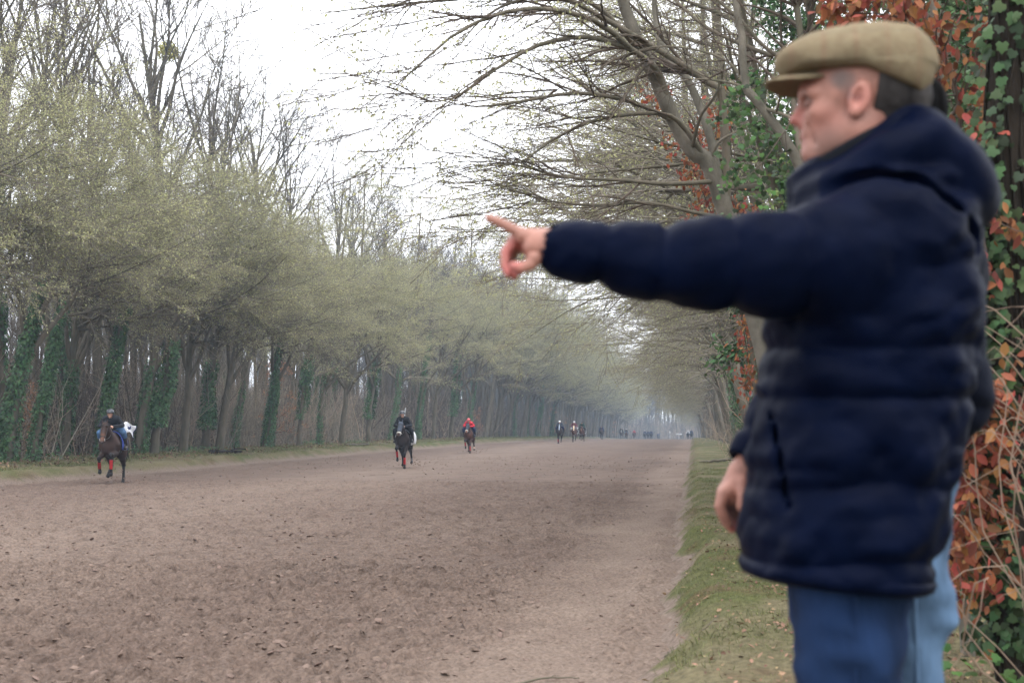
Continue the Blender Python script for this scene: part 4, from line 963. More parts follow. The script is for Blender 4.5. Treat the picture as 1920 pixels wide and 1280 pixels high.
def leg(g, pts, rad, k=.05): g.chain([A(p) for p in pts], rad, k)
def make_horse(pose, h=0.019):
    g = Grid((-.62, -1.62, -.03), (.62, 1.35, 2.12), h)
    hd, po = A(pose['muzzle']), A(pose['poll'])
    g.ell((0, -.38, 1.24), (.27, .42, .36)); g.ell((0, .10, 1.22), (.30, .58, .34), k=.12); g.ell((0, .58, 1.30), (.28, .40, .32), k=.12)
    g.caps((0, -.30, 1.50), (0, .55, 1.54), .09, .10, .12); g.ell((0, -.66, 1.12), (.21, .17, .22), k=.08)
    g.caps((0, -.52, 1.32), po + A([0, .16, -.10]), .215, .118, .10); g.caps((0, -.38, 1.48), po + A([0, .12, -.02]), .11, .07, .08)
    ax = unit(hd - po); back = unit(np.cross(np.cross(ax, A([0, 1.0, .2])), ax))
    g.caps(po, po + ax * .30, .088, .078, .05); g.caps(po + ax * .26, hd, .078, .056, .03)
    g.ell(po + ax * .17 + back * .055, (.062, .095, .12), k=.05); g.ell(hd + back * .01, (.058, .055, .05), k=.02)
    for s in (-1, 1):
        e = po + A([s * .062, .0, .055]); g.caps(e, e + A([s * .018, -.02, .14]), .026, .008, .02)
        g.ell(po + ax * .17 + A([s * .076, -.02, .01]), (.022, .025, .025), k=.02)
    for s, key in ((-1, 'fr'), (1, 'fl')):
        kn, fe, ho = [A(p) for p in pose[key]]
        sh = A([s * .17, -.50, 1.20]); el = A([s * .17, -.46, .98])
        leg(g, [sh, el, kn], [.15, .118, .060], .09); leg(g, [kn, kn + (fe - kn) * .2, fe], [.064, .042, .040], .03); leg(g, [fe, ho + A([0, 0, .03])], [.047, .042], .02)
        g.ell(kn, (.056, .06, .07), k=.03); g.caps(ho + A([0, .0, .02]), ho + A([0, -.03, -.01]), .052, .06, .015)
    for s, key in ((-1, 'hr'), (1, 'hl')):
        st, hk, fe, ho = [A(p) for p in pose[key]]
        hp = A([s * .15, .66, 1.28])
        leg(g, [hp, st], [.215, .15], .10); leg(g, [st, st + (hk - st) * .55, hk], [.15, .095, .058], .06); leg(g, [hk, hk + (fe - hk) * .2, fe], [.066, .046, .043], .03)
        leg(g, [fe, ho + A([0, 0, .03])], [.05, .043], .02); g.caps(ho + A([0, 0, .02]), ho + A([0, -.03, -.01]), .052, .058, .015)
    V, Fs = g.mesh()
    # bay pattern: brown body, black lower legs, pale muzzle
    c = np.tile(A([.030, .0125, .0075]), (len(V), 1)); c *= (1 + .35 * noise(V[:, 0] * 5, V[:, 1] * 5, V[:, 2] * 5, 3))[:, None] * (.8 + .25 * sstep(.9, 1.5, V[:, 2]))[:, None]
    def blend(w, col): c[:] = c * (1 - w[:, None]) + A(col) * w[:, None]
    for key in ('fr', 'fl', 'hr', 'hl'):
        kn = A(pose[key][0 if key[0] == 'f' else 1]); fe, ho = A(pose[key][-2]), A(pose[key][-1])
        d = np.full(len(V), 9.0)
        for a, b in ((kn, fe), (fe, ho)):
            ab = b - a; t = np.clip(((V - a) @ ab) / (ab @ ab), 0, 1); d = np.minimum(d, np.linalg.norm(V - a - t[:, None] * ab, axis=1))
        blend(sstep(.13, .07, d), (.010, .008, .008))
        if pose.get('sock') == key: blend(sstep(.11, .07, np.linalg.norm(V - fe, axis=1)), (.30, .28, .26))
    mz = A(pose['muzzle']); blend(sstep(.22, .10, np.linalg.norm(V - mz - A([0, -.02, .10]), axis=1)) * .75, (.14, .065, .04)); blend(sstep(.085, .05, np.linalg.norm(V - mz - A([0, 0, -.02]), axis=1)), (.03, .022, .02))
    if pose.get('blaze'): blend(sstep(.05, .03, np.abs(V[:, 0])) * sstep(-1.0, -1.06, V[:, 1]) * sstep(1.35, 1.42, V[:, 2]), (.55, .53, .5))
    return V, Fs, c

def ring_band(c, ax, u, ru, rv, thick=.012, n=18):
    """a strap ring round centre c with normal ax"""
    ax = unit(ax); u = unit(u - (u @ ax) * ax); v = np.cross(ax, u); a = np.linspace(0, 2 * math.pi, n)
    p = c + np.outer(np.cos(a) * ru, u) + np.outer(np.sin(a) * rv, v)
    return tubes(p[None], np.full((1, n), thick), 6)

def horse_kit(pose):
    """meshes of a horse: body and tack"""
    kit = {}
    V, Fs, c = make_horse(pose); kit['body'] = build_mesh('body', V, Fs, COATS['bay'], col=c)
    po, hd = A(pose['poll']), A(pose['muzzle']); ax = unit(hd - po); X = A([1.0, 0, 0])
    prs = [ring_band(po + ax * .39, ax, X, .078, .082, .014), ring_band(po + ax * .05, ax, X, .105, .12, .010)]
    for s in (-1, 1): prs.append(tube1(A([po + ax * .05 + X * s * .104, po + ax * .22 + X * s * .094, po + ax * .40 + X * s * .079, hd - ax * .07 + X * s * .066]), A([.009] * 4), 8, 6))
    kit['bridle'] = build_mesh('bridle', *merge(prs), M['leather'])
    if pose.get('fleece'): kit['noseband'] = build_mesh('noseband', *ring_band(po + ax * .42, ax, X, .082, .086, .028), M['fleece'])
    kit['bit'] = build_mesh('bit', *merge([ring_band(hd - ax * .06 + X * s * .072, X, ax, .036, .036, .007) for s in (-1, 1)]), M['metal'])
    hands = A([0, -.60, 1.74])
    kit['reins'] = build_mesh('reins', *merge([tube1(A([hd - ax * .06 + X * s * .074, (hd + hands) / 2 + X * s * .13 + A([0, 0, -.06]), hands + X * s * .09]), A([.009] * 3), 10, 5) for s in (-1, 1)]), M['leather'])
    cr = poly(A([po + A([0, .06, .08]), po + A([0, .22, .0]), A([0, -.72, 1.66]), A([0, -.46, 1.60]), A([0, -.30, 1.58])]), 26); r = np.random.default_rng(4)
    n = 260; k = r.integers(0, 26, n); b0 = cr[k] + r.normal(0, .012, (n, 3)); s = np.where(r.random(n) < .8, -1, 1)
    tips = b0 + np.column_stack([s * r.uniform(.06, .14, n), r.uniform(0, .12, n), -r.uniform(.08, .22, n)]); mid = (b0 + tips) / 2 + np.column_stack([s * .045, np.zeros(n), np.full(n, .035)])
    fl = np.stack([po + A([0, .04, .09]) + r.normal(0, .02, 3) for _ in range(30)]); ft = fl + np.column_stack([r.normal(0, .035, 30), -r.uniform(.05, .09, 30), -r.uniform(.06, .18, 30)]) 
    kit['mane'] = build_mesh('mane', *merge([tubes(np.stack([b0, mid, tips], 1), np.tile([.014, .011, .003], (n, 1)), 4), tubes(np.stack([fl, (fl + ft) / 2 + A([0, -.03, 0]), ft], 1), np.tile([.012, .010, .003], (30, 1)), 4)]), M['hair'])
    tb = A([0, .93, 1.42]); n = 150; e = np.stack([tb + r.normal(0, .03, 3) for _ in range(n)]); m1 = e + np.column_stack([r.normal(.02, .04, n), r.uniform(.14, .26, n), r.uniform(-.12, 0, n)]); m2 = m1 + np.column_stack([r.normal(.03, .05, n), r.uniform(.05, .2, n), -r.uniform(.2, .38, n)]); m3 = m2 + np.column_stack([r.normal(.03, .05, n), r.uniform(0, .12, n), -r.uniform(.12, .35, n)])
    kit['tail'] = build_mesh('tail', *tubes(np.stack([e, m1, m2, m3], 1), np.tile([.018, .018, .015, .004], (n, 1)), 4), M['hair'])
    # saddle and girth
    g = Grid((-.45, -.45, .75), (.45, .55, 1.95), .018)
    g.ell((0, .05, 1.60), (.20, .28, .07)); g.caps((0, -.17, 1.64), (0, -.21, 1.70), .06, .04, .05); g.caps((0, .28, 1.64), (0, .32, 1.69), .10, .07, .06)
    for s in (-1, 1): g.ell((s * .285, -.05, 1.36), (.035, .19, .24), k=.05)
    kit['saddle'] = build_mesh('saddle', *g.mesh(), M['leather'])
    kit['girth'] = build_mesh('girth', *ring_band(A([0, -.12, 1.20]), A([0, 1.0, 0]), X, .315, .375, .020, 28), M['leather'])
    kit['stirrup'] = [build_mesh('stirrup', *merge([ring_band(A([s * .37, -.02, 1.10]), A([0, 1.0, 0]), X, .055, .06, .010), tube1(A([[s * .31, -.02, 1.5], [s * .355, -.02, 1.32], [s * .37, -.02, 1.16]]), A([.012] * 3), 6, 5)]), M['metal']) for s in (-1, 1)]
    # number cloth: a curved sheet over the back
    def sheet_cloth(y0, y1, half, lift=0.0, wave=0.0, drop=.5):
        nu, nv = 26, 12; u = np.linspace(-1, 1, nu); v = np.linspace(0, 1, nv); U, W = np.meshgrid(u, v)
        a = U * half; rx = .335 + .09 * np.clip((y0 + (y1 - y0) * W - .35) / .4, 0, 1); x = np.sin(a) * rx; z = 1.25 + np.cos(a) * .375 - np.maximum(np.abs(a) - 1.5, 0) * drop; y = y0 + (y1 - y0) * W
        z = z + lift * W ** 1.5 + wave * W * np.sin(U * 5 + W * 7) * .05; x = x + wave * W * np.cos(W * 9 + U * 3) * .04 * np.sign(U)
        Vt = np.column_stack([x.ravel(), y.ravel(), z.ravel()]); i = (np.arange(nv - 1)[:, None] * nu + np.arange(nu - 1)[None]).ravel(); Q = np.stack([i, i + 1, i + nu + 1, i + nu], -1)
        nrm = np.column_stack([np.sin(a).ravel(), np.zeros(nu * nv), np.cos(a).ravel()])
        b = np.concatenate([Vt, Vt + nrm * .012]); Q2 = Q[:, ::-1] + 0; Qo = Q + nu * nv
        e = []
        edge = list(range(nu)) + [k * nu + nu - 1 for k in range(1, nv)] + [(nv - 1) * nu + k for k in range(nu - 2, -1, -1)] + [k * nu for k in range(nv - 2, 0, -1)]
        for p, q in zip(edge, edge[1:] + edge[:1]): e.append([p, q, q + nu * nv, p + nu * nv])
        return b, [Q2, Qo, A(e)]
    kit['cloth_pad'] = build_mesh('saddle_cloth', *sheet_cloth(-.28, .46, 1.75), FAB['navy'])
    kit['cloth_rump'] = build_mesh('saddle_cloth', *sheet_cloth(-.2, .92, 1.85, .04), FAB['white'])
    # flying sheet behind the rider
    nu, nv = 14, 16; U, W = np.meshgrid(np.linspace(-1, 1, nu), np.linspace(0, 1, nv))
    x = .16 + .34 * W + .05 * np.sin(W * 6 + U * 2) * W; y = .26 + .50 * W; z = 1.66 + .10 * np.sin(W * 3.0) - .06 * W + U * (.17 + .03 * np.sin(W * 7)) + .03 * np.sin(W * 9 + U * 3)
    Vt = np.column_stack([x.ravel(), y.ravel(), z.ravel()]); i = (np.arange(nv - 1)[:, None] * nu + np.arange(nu - 1)[None]).ravel(); Q = np.stack([i, i + 1, i + nu + 1, i + nu], -1)
    kit['cloth_fly'] = (Vt, Q, nu, nv)
    kit['wraps'] = []
    for key in pose.get('wraps', ('fr', 'fl')):
        kn, fe = A(pose[key][0 if key[0] == 'f' else 1]), A(pose[key][-2]); d = fe - kn
        kit['wraps'].append(build_mesh('leg_wrap', *tube1(A([kn + d * .34, kn + d * .37, kn + d * .6, kn + d * .9, kn + d * 1.02]), A([.046, .050, .050, .051, .049]), 16, 12), FAB['wrap']))
    return kit

POSE = [  # gallop, both forelegs gathered, near hind on the ground
 dict(poll=(-.02, -1.10, 1.80), muzzle=(-.05, -1.33, 1.31), fr=((-.22, -.88, .80), (-.25, -.66, .52), (-.25, -.58, .40)), fl=((.13, -.84, .90), (.12, -.80, .50), (.12, -.76, .34)),
      hr=((-.17, .36, .92), (-.14, .52, .56), (-.12, .10, .36), (-.12, -.02, .27)), hl=((.18, .46, .92), (.17, .86, .58), (.19, .76, .15), (.19, .68, .045)), fleece=False),
 dict(poll=(.0, -1.08, 1.84), muzzle=(-.05, -1.35, 1.36), fr=((-.19, -.92, .84), (-.18, -.72, .50), (-.18, -.62, .36)), fl=((.13, -.72, .60), (.13, -.70, .17), (.13, -.74, .045)),
      hr=((-.16, .34, .90), (-.12, .60, .55), (-.06, .30, .22), (-.06, .20, .14)), hl=((.18, .48, .92), (.19, .98, .66), (.22, 1.10, .34), (.22, 1.06, .22)), fleece=True, sock='hl'),
 dict(poll=(.0, -1.02, 1.84), muzzle=(-.02, -1.26, 1.34), fr=((-.16, -.62, .60), (-.16, -.58, .17), (-.16, -.62, .045)), fl=((.16, -.86, .84), (.16, -.66, .50), (.16, -.58, .38)),
      hr=((-.18, .46, .92), (-.17, .88, .58), (-.18, .80, .15), (-.18, .72, .045)), hl=((.16, .36, .92), (.14, .56, .56), (.10, .22, .30), (.10, .12, .20)), blaze=True, wraps=('fr',))]

def make_rider(lean, h=.016):
    """crouched rider, x = left, forward -Y; dict of SDF meshes"""
    hip, sh = A([0, .22, 1.82]), A([0, -.24, 2.03 + lean * .06]); hd = sh + A([-.01, -.20, .16 + lean * .05])
    S = {}
    lo, hi = (-.55, -.95, .85), (.55, .6, 2.5)
    def arms(g, dr, k=.03, to=1.0):
        for s in (-1, 1):
            a, e, w = sh + A([s * .20, .0, -.02]), A([s * .34, -.26, 1.80]), A([s * .09, -.58, 1.75]); g.chain([a, e, e + (w - e) * to], [.062 + dr, .050 + dr, .050 + dr + (.034 - .050) * to], k)
    def torso(g, dr):
        g.caps(hip + A([0, 0, .02]), hip * .45 + sh * .55, .15 + dr, .155 + dr); g.caps(hip * .45 + sh * .55, sh, .155 + dr, .13 + dr, .08); g.caps(sh + A([-.15, 0, 0]), sh + A([.15, 0, 0]), .09 + dr, .09 + dr, .08)
    def legs(g, dr, k=.05, part='all', sides=(-1, 1)):
        for s in sides:
            a, kn, an, toe = hip + A([s * .10, 0, -.04]), A([s * .36, -.22, 1.58]), A([s * .38, .10, 1.18]), A([s * .39, -.10, 1.11])
            if part in ('all', 'thigh'): g.chain([a, kn, kn + (an - kn) * .45], [.112 + dr, .075 + dr, .062 + dr], k)
            if part in ('all', 'boot'): g.chain([kn + (an - kn) * (.38 if part == 'boot' else 0), an], [.066 + dr, .045 + dr], .02); g.chain([an + A([0, .03, -.03]), toe], [.042 + dr, .036 + dr], .02)
    def headd(g):
        g.ell(hd + A([0, .01, .02]), (.076, .095, .115), k=.02); g.caps(hd + A([0, -.06, -.06]), hd + A([0, -.055, -.09]), .035, .028, .03); g.caps(hd + A([0, -.095, .02]), hd + A([0, -.112, -.015]), .012, .016, .012)
        g.caps(hd + A([0, .04, -.06]), sh + A([0, .02, .02]), .055, .06, .03)
        for s in (-1, 1): g.ell(hd + A([s * .077, .02, 0]), (.012, .02, .03), k=.01)
    g = Grid(lo, hi, h); torso(g, 0); arms(g, 0); legs(g, 0); headd(g)
    for s in (-1, 1):
        w = A([s * .09, -.58, 1.75]); g.ell(w + A([0, -.05, -.01]), (.036, .05, .045), k=.02)
        for f in range(4): g.chain([w + A([s * (-.02 + f * .0), -.07 - f * .004, .03 - f * .021]), w + A([-s * .035, -.095, .028 - f * .021]), w + A([-s * .05, -.06, .026 - f * .021])], [.012, .012, .010])
        g.chain([w + A([-s * .02, -.02, .04]), w + A([-s * .04, -.06, .05])], [.014, .011])
    S['body'] = g.mesh()
    g = Grid(lo, hi, h); torso(g, .022); arms(g, .016, .05, .9); n = .012 * noise(g.X * 9, g.Y * 9, g.Z * 9, 5); g.D = g.D + n; g.caps(sh + A([0, -.03, .07]), sh + A([0, -.01, .03]), .075, .085, .03); g.cut(g.planed(hip + A([0, 0, -.10]), (0, -.2, 1.0))); S['jacket'] = g.mesh()
    g = Grid(lo, hi, h); legs(g, .014, .05, 'thigh'); g.caps(hip + A([-.05, 0, -.02]), hip + A([.05, 0, -.02]), .155, .155, .06); S['trousers'] = g.mesh()
    for s_, nm in ((-1, 'boot_a'), (1, 'boot_b')): g = Grid(lo, hi, h); legs(g, .016, .02, 'boot', (s_,)); S[nm] = g.mesh()
    g = Grid(hd - .25, hd + .25, .011); g.ell(hd + A([0, .015, .055]), (.120, .142, .122)); g.cut(g.planed(hd + A([0, 0, .025]), (0, .25, 1.0))); g.ell(hd + A([0, -.115, .045]), (.085, .055, .013), k=.015); g.caps(hd + A([0, .015, .155]), hd + A([0, .015, .165]), .014, .010, .01); S['helmet'] = g.mesh()
    prs = [tube1(A([hd + A([-.088, .0, .03]), hd + A([-.07, -.03, -.07]), hd + A([0, -.05, -.125]), hd + A([.07, -.03, -.07]), hd + A([.088, 0, .03])]), A([.007] * 5), 14, 5)]
    S['chin_strap'] = merge(prs)
    pr = [tube1(A([hd + A([-.10, .03, .05]), hd + A([-.075, -.10, .052]), hd + A([.075, -.10, .052]), hd + A([.10, .03, .05])]), A([.008, .016, .016, .008]), 14, 6)]
    S['goggles'] = merge(pr)
    S['_head'] = hd
    return S
KITS = [horse_kit(p) for p in POSE]
def rmesh(S, key, m): return build_mesh(key, S[key][0], S[key][1], m)
RID = [make_rider(-.5), make_rider(.6)]
for S in RID:
    S['m'] = {k: rmesh(S, k, None) for k in ('body', 'jacket', 'trousers', 'boot_a', 'boot_b', 'helmet', 'chin_strap', 'goggles')}

def with_mat(me, m):
    c = me.copy(); c.materials.clear(); c.materials.append(m); return c
_cache = {}
def shared(me, m):
    k = (me.name, m.name)
    if k not in _cache: _cache[k] = with_mat(me, m)
    return _cache[k]
def put_horse(px, d, kit, coatn, lab, wraps=True, wrapn='wrap', clothk='cloth_pad', clothm='navy', rz=0.0, group=None, detail=True, lift=0.0, s=1.0, hood=False):
    x = ratio(px) * d; K = KITS[kit]
    o = empty('horse', (x, d, gzf(x, d) - .02 + lift), rz, s); tag(o, lab, 'horse', group)
    obj('body', shared(K['body'], COATS[coatn]), o)
    for k in ('mane', 'tail', 'bridle', 'saddle') + (('reins', 'girth', 'bit') if detail else ()): obj(k, K[k], o)
    if detail:
        for q in K['stirrup']: obj('stirrup', q, o)
        if 'noseband' in K: obj('noseband', K['noseband'], o)
    if clothk == 'cloth_fly':
        obj('saddle_cloth', shared(K['cloth_pad'], FAB['blue']), o); Vt, Q, nu, nv = K['cloth_fly']
        fly = obj('flying_cloth', build_mesh('flying_cloth', Vt, [Q], FAB['white']), o)
        md = fly.modifiers.new('thickness', 'SOLIDIFY'); md.thickness = .014
        e = Vt.reshape(nv, nu, 3); pth = np.concatenate([e[-1], e[::-1, -1][:6]])
        obj('dark_hem', build_mesh('dark_hem', *tubes(e[-1][None], np.full((1, nu), .022), 6), FAB['navy']), fly)
        prs = []
        for a, b in (((8, 4), (12, 10)), ((8, 9), (12, 5)), ((7, 7), (13, 7))):
            q = poly(np.stack([e[a[0], a[1]], (e[a[0], a[1]] + e[b[0], b[1]]) / 2, e[b[0], b[1]]]), 6) + A([.0, -.01, .014]); prs.append(tubes(q[None], np.array([[.008, .02, .026, .026, .02, .008]]), 5))
        obj('emblem', build_mesh('emblem', *merge(prs), FAB['navy']), fly)
    elif clothk: 
        obj('saddle_cloth', shared(K[clothk], FAB[clothm]), o)
        if clothk == 'cloth_rump': obj('saddle_pad', shared(K['cloth_pad'], FAB['black']), o).scale = (1.03, 1, 1.015)
    if wraps:
        for w in K['wraps']: obj('leg_wrap', shared(w, FAB[wrapn]), o)
    if hood:
        p = POSE[kit]; po, hd = A(p['poll']), A(p['muzzle']); ax = unit(hd - po); g = Grid(po - .34, po + .34, .014)
        g.caps(po, po + ax * .30, .102, .092, .05); g.caps(po + A([0, .1, -.06]), po, .12, .10, .05)
        for s_ in (-1, 1): g.caps(po + A([s_ * .062, 0, .055]), po + A([s_ * .082, -.02, .205]), .036, .016, .02)
        mobj('ear_hood', *g.mesh(), FAB['slate'], o)
    return o
def put_rider(h, v, jk, tr, hm, lab, group=None, detail=True, boots='leather', goggles=True, turn=0.0):
    S = RID[v]['m']; o = obj('person', shared(S['body'], M['skin_far'])); o.location = h.location; o.rotation_euler = h.rotation_euler; o.scale = h.scale
    tag(o, lab, 'person', group)
    obj('jacket', shared(S['jacket'], FAB[jk]), o); obj('trousers', shared(S['trousers'], FAB[tr]), o); [obj('boot', shared(S[q], M[boots]), o) for q in ('boot_a', 'boot_b')]
    hl = obj('helmet', shared(S['helmet'], M[hm]), o)
    if detail: obj('chin_strap', shared(S['chin_strap'], M['leather']), hl); obj('goggles', shared(S['goggles'], M['leather']), hl) if goggles else None
    return o

h1 = put_horse(212, 41.8, 0, 'bay', 'dark bay horse galloping nearest on the left, white cloth flying behind', clothk='cloth_fly', rz=.20)
put_rider(h1, 0, 'black', 'jeans', 'helmet', 'rider in black jacket and blue jeans crouched on the leftmost horse')
h2 = put_horse(757, 59.5, 1, 'black', 'brown-black horse with slate ear hood and pale noseband, galloping in mid track', clothk='cloth_rump', clothm='white', rz=.08, hood=True)
p2 = put_rider(h2, 1, 'black', 'black', 'helmet', 'rider all in black on the brown-black horse in mid track', goggles=False)
h3 = put_horse(880, 91.0, 1, 'red_bay', 'reddish bay horse galloping under the red-jacketed rider', clothk='cloth_pad', clothm='navy', rz=.05, hood=True, s=.97)
put_rider(h3, 0, 'red', 'navy', 'helmet_red', 'rider in bright red jacket and red helmet', goggles=False)
far = [(1050, 143, 2, 'grey', 'slate', 'navy', 'helmet_white', True, None, None, 'slate-dark horse with red leg wraps leading the distant string', 'rider in dark jacket and white helmet leading the distant string'),
       (1077, 165, 2, 'chestnut', 'maroon', 'white', 'helmet_white', False, 'cloth_rump', 'white', 'chestnut horse with white blaze, left of the distant pair', 'rider in maroon jacket on the chestnut with white blaze'),
       (1091.5, 170, 0, 'red_bay', 'green', 'black', 'helmet', False, 'cloth_rump', 'white', 'bay horse with white cloth, right of the distant pair', 'rider in dark green on the bay right of the distant pair'),
       (1128, 238, 1, 'bay', 'navy', 'navy', 'helmet', False, 'cloth_pad', 'navy', 'lone distant bay horse, fourth from the left in the distant string', 'rider in navy on the lone distant bay, fourth in the string'),
       (1165, 300, 2, 'bay', 'black', 'black', 'helmet', False, 'cloth_pad', 'navy', 'small hazy dark horse with white blaze, fifth in the distant string', 'tiny dark rider on the fifth horse of the distant string'),
       (1174.5, 330, 0, 'red_bay', 'black', 'jeans', 'helmet_white', False, 'cloth_rump', 'white', 'small hazy bay horse with white cloth, sixth in the distant string', 'tiny rider in white helmet, sixth in the distant string'),
       (1189, 365, 1, 'red_bay', 'red', 'black', 'helmet_red', False, 'cloth_pad', 'navy', 'small hazy bay horse under the tiny red-capped rider', 'tiny distant rider with red cap'),
       (1209, 372, 2, 'black', 'navy', 'navy', 'helmet_white', False, 'cloth_pad', 'navy', 'leftmost of three hazy dark horses riding abreast', 'leftmost of three tiny riders abreast in the mist'),
       (1215.5, 384, 0, 'black', 'navy', 'navy', 'helmet', False, 'cloth_pad', 'navy', 'middle one of three hazy dark horses riding abreast', 'middle one of three tiny riders abreast in the mist'),
       (1221, 378, 1, 'black', 'navy', 'navy', 'helmet', False, 'cloth_pad', 'navy', 'rightmost of three hazy dark horses riding abreast', 'rightmost of three tiny riders abreast in the mist'),
       (1234, 470, 0, 'black', 'navy', 'navy', 'helmet', False, 'cloth_pad', 'navy', 'dark horse half sunk behind the crest of the track', 'tiny rider half hidden behind the crest of the track'),
       (1290, 350, 2, 'black', 'white', 'white', 'helmet_white', False, 'cloth_pad', 'navy', 'hazy dark horse under the white-clad rider by the far right hedge', 'tiny white-clad rider by the far right hedge'),
       (1296.5, 356, 0, 'black', 'navy', 'navy', 'helmet', False, 'cloth_pad', 'navy', 'hazy dark horse nearest the far right hedge', 'tiny dark rider nearest the far right hedge')]
for px, d, kit, cn, jk, tr_, hm, wr, ck, cm, lh, lr in far:
    hh = put_horse(px, d, kit, cn, lh, wraps=wr, clothk=ck or 'cloth_pad', clothm=cm or 'navy', rz=0.03, group='horses of the distant string', detail=False)
    put_rider(hh, 1 if px % 2 else 0, jk, tr_, hm, lr, 'riders of the distant string', detail=False)

# white stick rising behind the black helmet, thrown-up sand, tiny white markers at the far end
b = A([-14.0, 69.0, gzf(-14, 69)]); t0, t1 = P(760.5, 764, 61.6), P(759, 776, 61.6)
V, Fs = tube1(A([P(758, 812, 61.5), t1, t0]), A([.016, .02, .012]), 10, 8)
o = mobj('whip', V - t1, Fs, FAB['white'], loc=t1); tag(o, 'thin white stick rising behind the black-clad rider\'s helmet', 'stick')
def marker(px, d, hgt, wdt, lab):
    x = ratio(px) * d; o = empty('marker_post', (x, d, gzf(x, d) - .1)); tag(o, lab, 'post', 'far white markers')
    mobj('post', *tube1(A([[0, 0, 0], [0, 0, hgt * .5], [0, 0, hgt]]), A([.06, .055, .05]), 6, 8), FAB['white'], o)
    V = A([[sx * wdt, sy * .03, hgt * .72 + sz * hgt * .2] for sz in (0, 1) for sy in (-1, 1) for sx in (-1, 1)]); mobj('board', V - A([0, .1, 0]), [A([[0, 2, 3, 1], [4, 5, 7, 6], [0, 1, 5, 4], [2, 6, 7, 3], [0, 4, 6, 2], [1, 3, 7, 5]])], FAB['white'], o, smooth=False)
marker(1273, 330, 1.5, .7, 'wide white marker board at the far end of the track'); marker(1256, 400, 2.6, .12, 'thin white post far off, left of the white marker board')
r = np.random.default_rng(9)
for hx, hd_, lab in ((h1, 0, 'sand kicked up by the leftmost horse'), (h2, 1, 'sand kicked up by the brown-black horse in mid track'), (h3, 2, 'sand kicked up by the red rider\'s horse')):
    n = 70; q = A(hx.location) + np.column_stack([r.normal(.15, .45, n), r.normal(.2, .7, n), np.abs(r.normal(0, .22, n)) + .02]); prs = []
    for k in range(n):
        V, Fs = clod(k); prs.append((V * r.uniform(.012, .035) + q[k], Fs))
    V, Fs = merge(prs); tag(mobj('flying_sand', V, Fs, M['clod']), lab, 'sand', kind='stuff')

# ------------------------------------------------------------------ the two people on the verge
MD = 2.70
def Mp(px, py, dy=0.0): return P(px, py, MD + dy)
def fwdax(a, b):                     # rows: along a->b, across (y), up
    u = unit(b - a); w = unit(np.cross(u, A([0, 1.0, 0]))); v = np.cross(w, u); return np.stack([u, v, w])

def skin_mat(name):
    return mat(name, attr=True, rough=0.5, spec=0.35, var=0.10, scale=30, bump=0.15, bscale=220, bdist=.002)
M['skin'] = skin_mat('skin')
M['puffer'] = mat('navy_puffer_nylon', (.0007, .0025, .0118), 0.52, 0.03, var=0.2, scale=14, bump=0.3, bscale=26, bdist=.012)
M['puffer_dark'] = mat('dark_puffer_nylon', (.0015, .0030, .0095), 0.7, 0.08, var=0.2, scale=14, bump=0.3, bscale=24, bdist=.02)
M['collar_lining'] = mat('collar_lining', (.006, .007, .010), 0.9, 0.1)
M['denim'] = mat('dark_denim', (.0090, .0225, .062), 0.9, 0.12, var=0.5, scale=7, bump=0.5, bscale=30, bdist=.012, stretch=(1, 1, .35))
M['denim_light'] = mat('light_denim', (.075, .128, .207), 0.9, 0.15, var=0.35, scale=12, bump=0.5, bscale=24, bdist=.012, stretch=(1, 1, .5))
M['tweed'] = mat('tweed_wool', (.195, .158, .098), 0.95, 0.1, col2=(.160, .122, .076), scale=60, bump=0.5, bscale=160, bdist=.004)
# faint overcheck on the tweed
nt = M['tweed'].node_tree; b_ = nt.nodes['Principled BSDF']; src = b_.inputs['Base Color'].links[0].from_socket
prev = src
for ax_, sc_, colr in ((0, 46.0, (.17, .07, .05, 1)), (2, 46.0, (.10, .10, .07, 1))):
    tcn = nt.nodes.new('ShaderNodeTexCoord'); sx = nt.nodes.new('ShaderNodeSeparateXYZ'); nt.links.new(tcn.outputs['Object'], sx.inputs[0])
    ml = nt.nodes.new('ShaderNodeMath'); ml.operation = 'MULTIPLY'; ml.inputs[1].default_value = sc_ * 2.4; nt.links.new(sx.outputs[ax_], ml.inputs[0])
    sn = nt.nodes.new('ShaderNodeMath'); sn.operation = 'SINE'; nt.links.new(ml.outputs[0], sn.inputs[0])
    gt = nt.nodes.new('ShaderNodeMapRange'); gt.inputs[1].default_value = .75; gt.inputs[2].default_value = 1.0; gt.inputs[4].default_value = .18; nt.links.new(sn.outputs[0], gt.inputs[0])
    mx = nt.nodes.new('ShaderNodeMix'); mx.data_type = 'RGBA'; mx.inputs[7].default_value = colr; nt.links.new(gt.outputs[0], mx.inputs[0]); nt.links.new(prev, mx.inputs[6]); prev = mx.outputs[2]
nt.links.new(prev, b_.inputs['Base Color'])
M['grey_hair'] = mat('grey_hair', (.05, .045, .043), 0.8, 0.15, col2=(.015, .013, .013), scale=40, bump=.6, bscale=140, bdist=.004, stretch=(1, 1, .3))
M['dark_hair'] = mat('dark_hair', (.002, .0018, .0018), 0.8, 0.05, var=.3, scale=60, bump=.5, bscale=120, bdist=.004)
M['shoe'] = mat('brown_shoe', (.05, .03, .02), 0.5, 0.4); M['thread'] = mat('seam_thread', (.006, .010, .025), .8, .2); M['eye'] = mat('eye_dark', (.02, .02, .025), .15, .6)

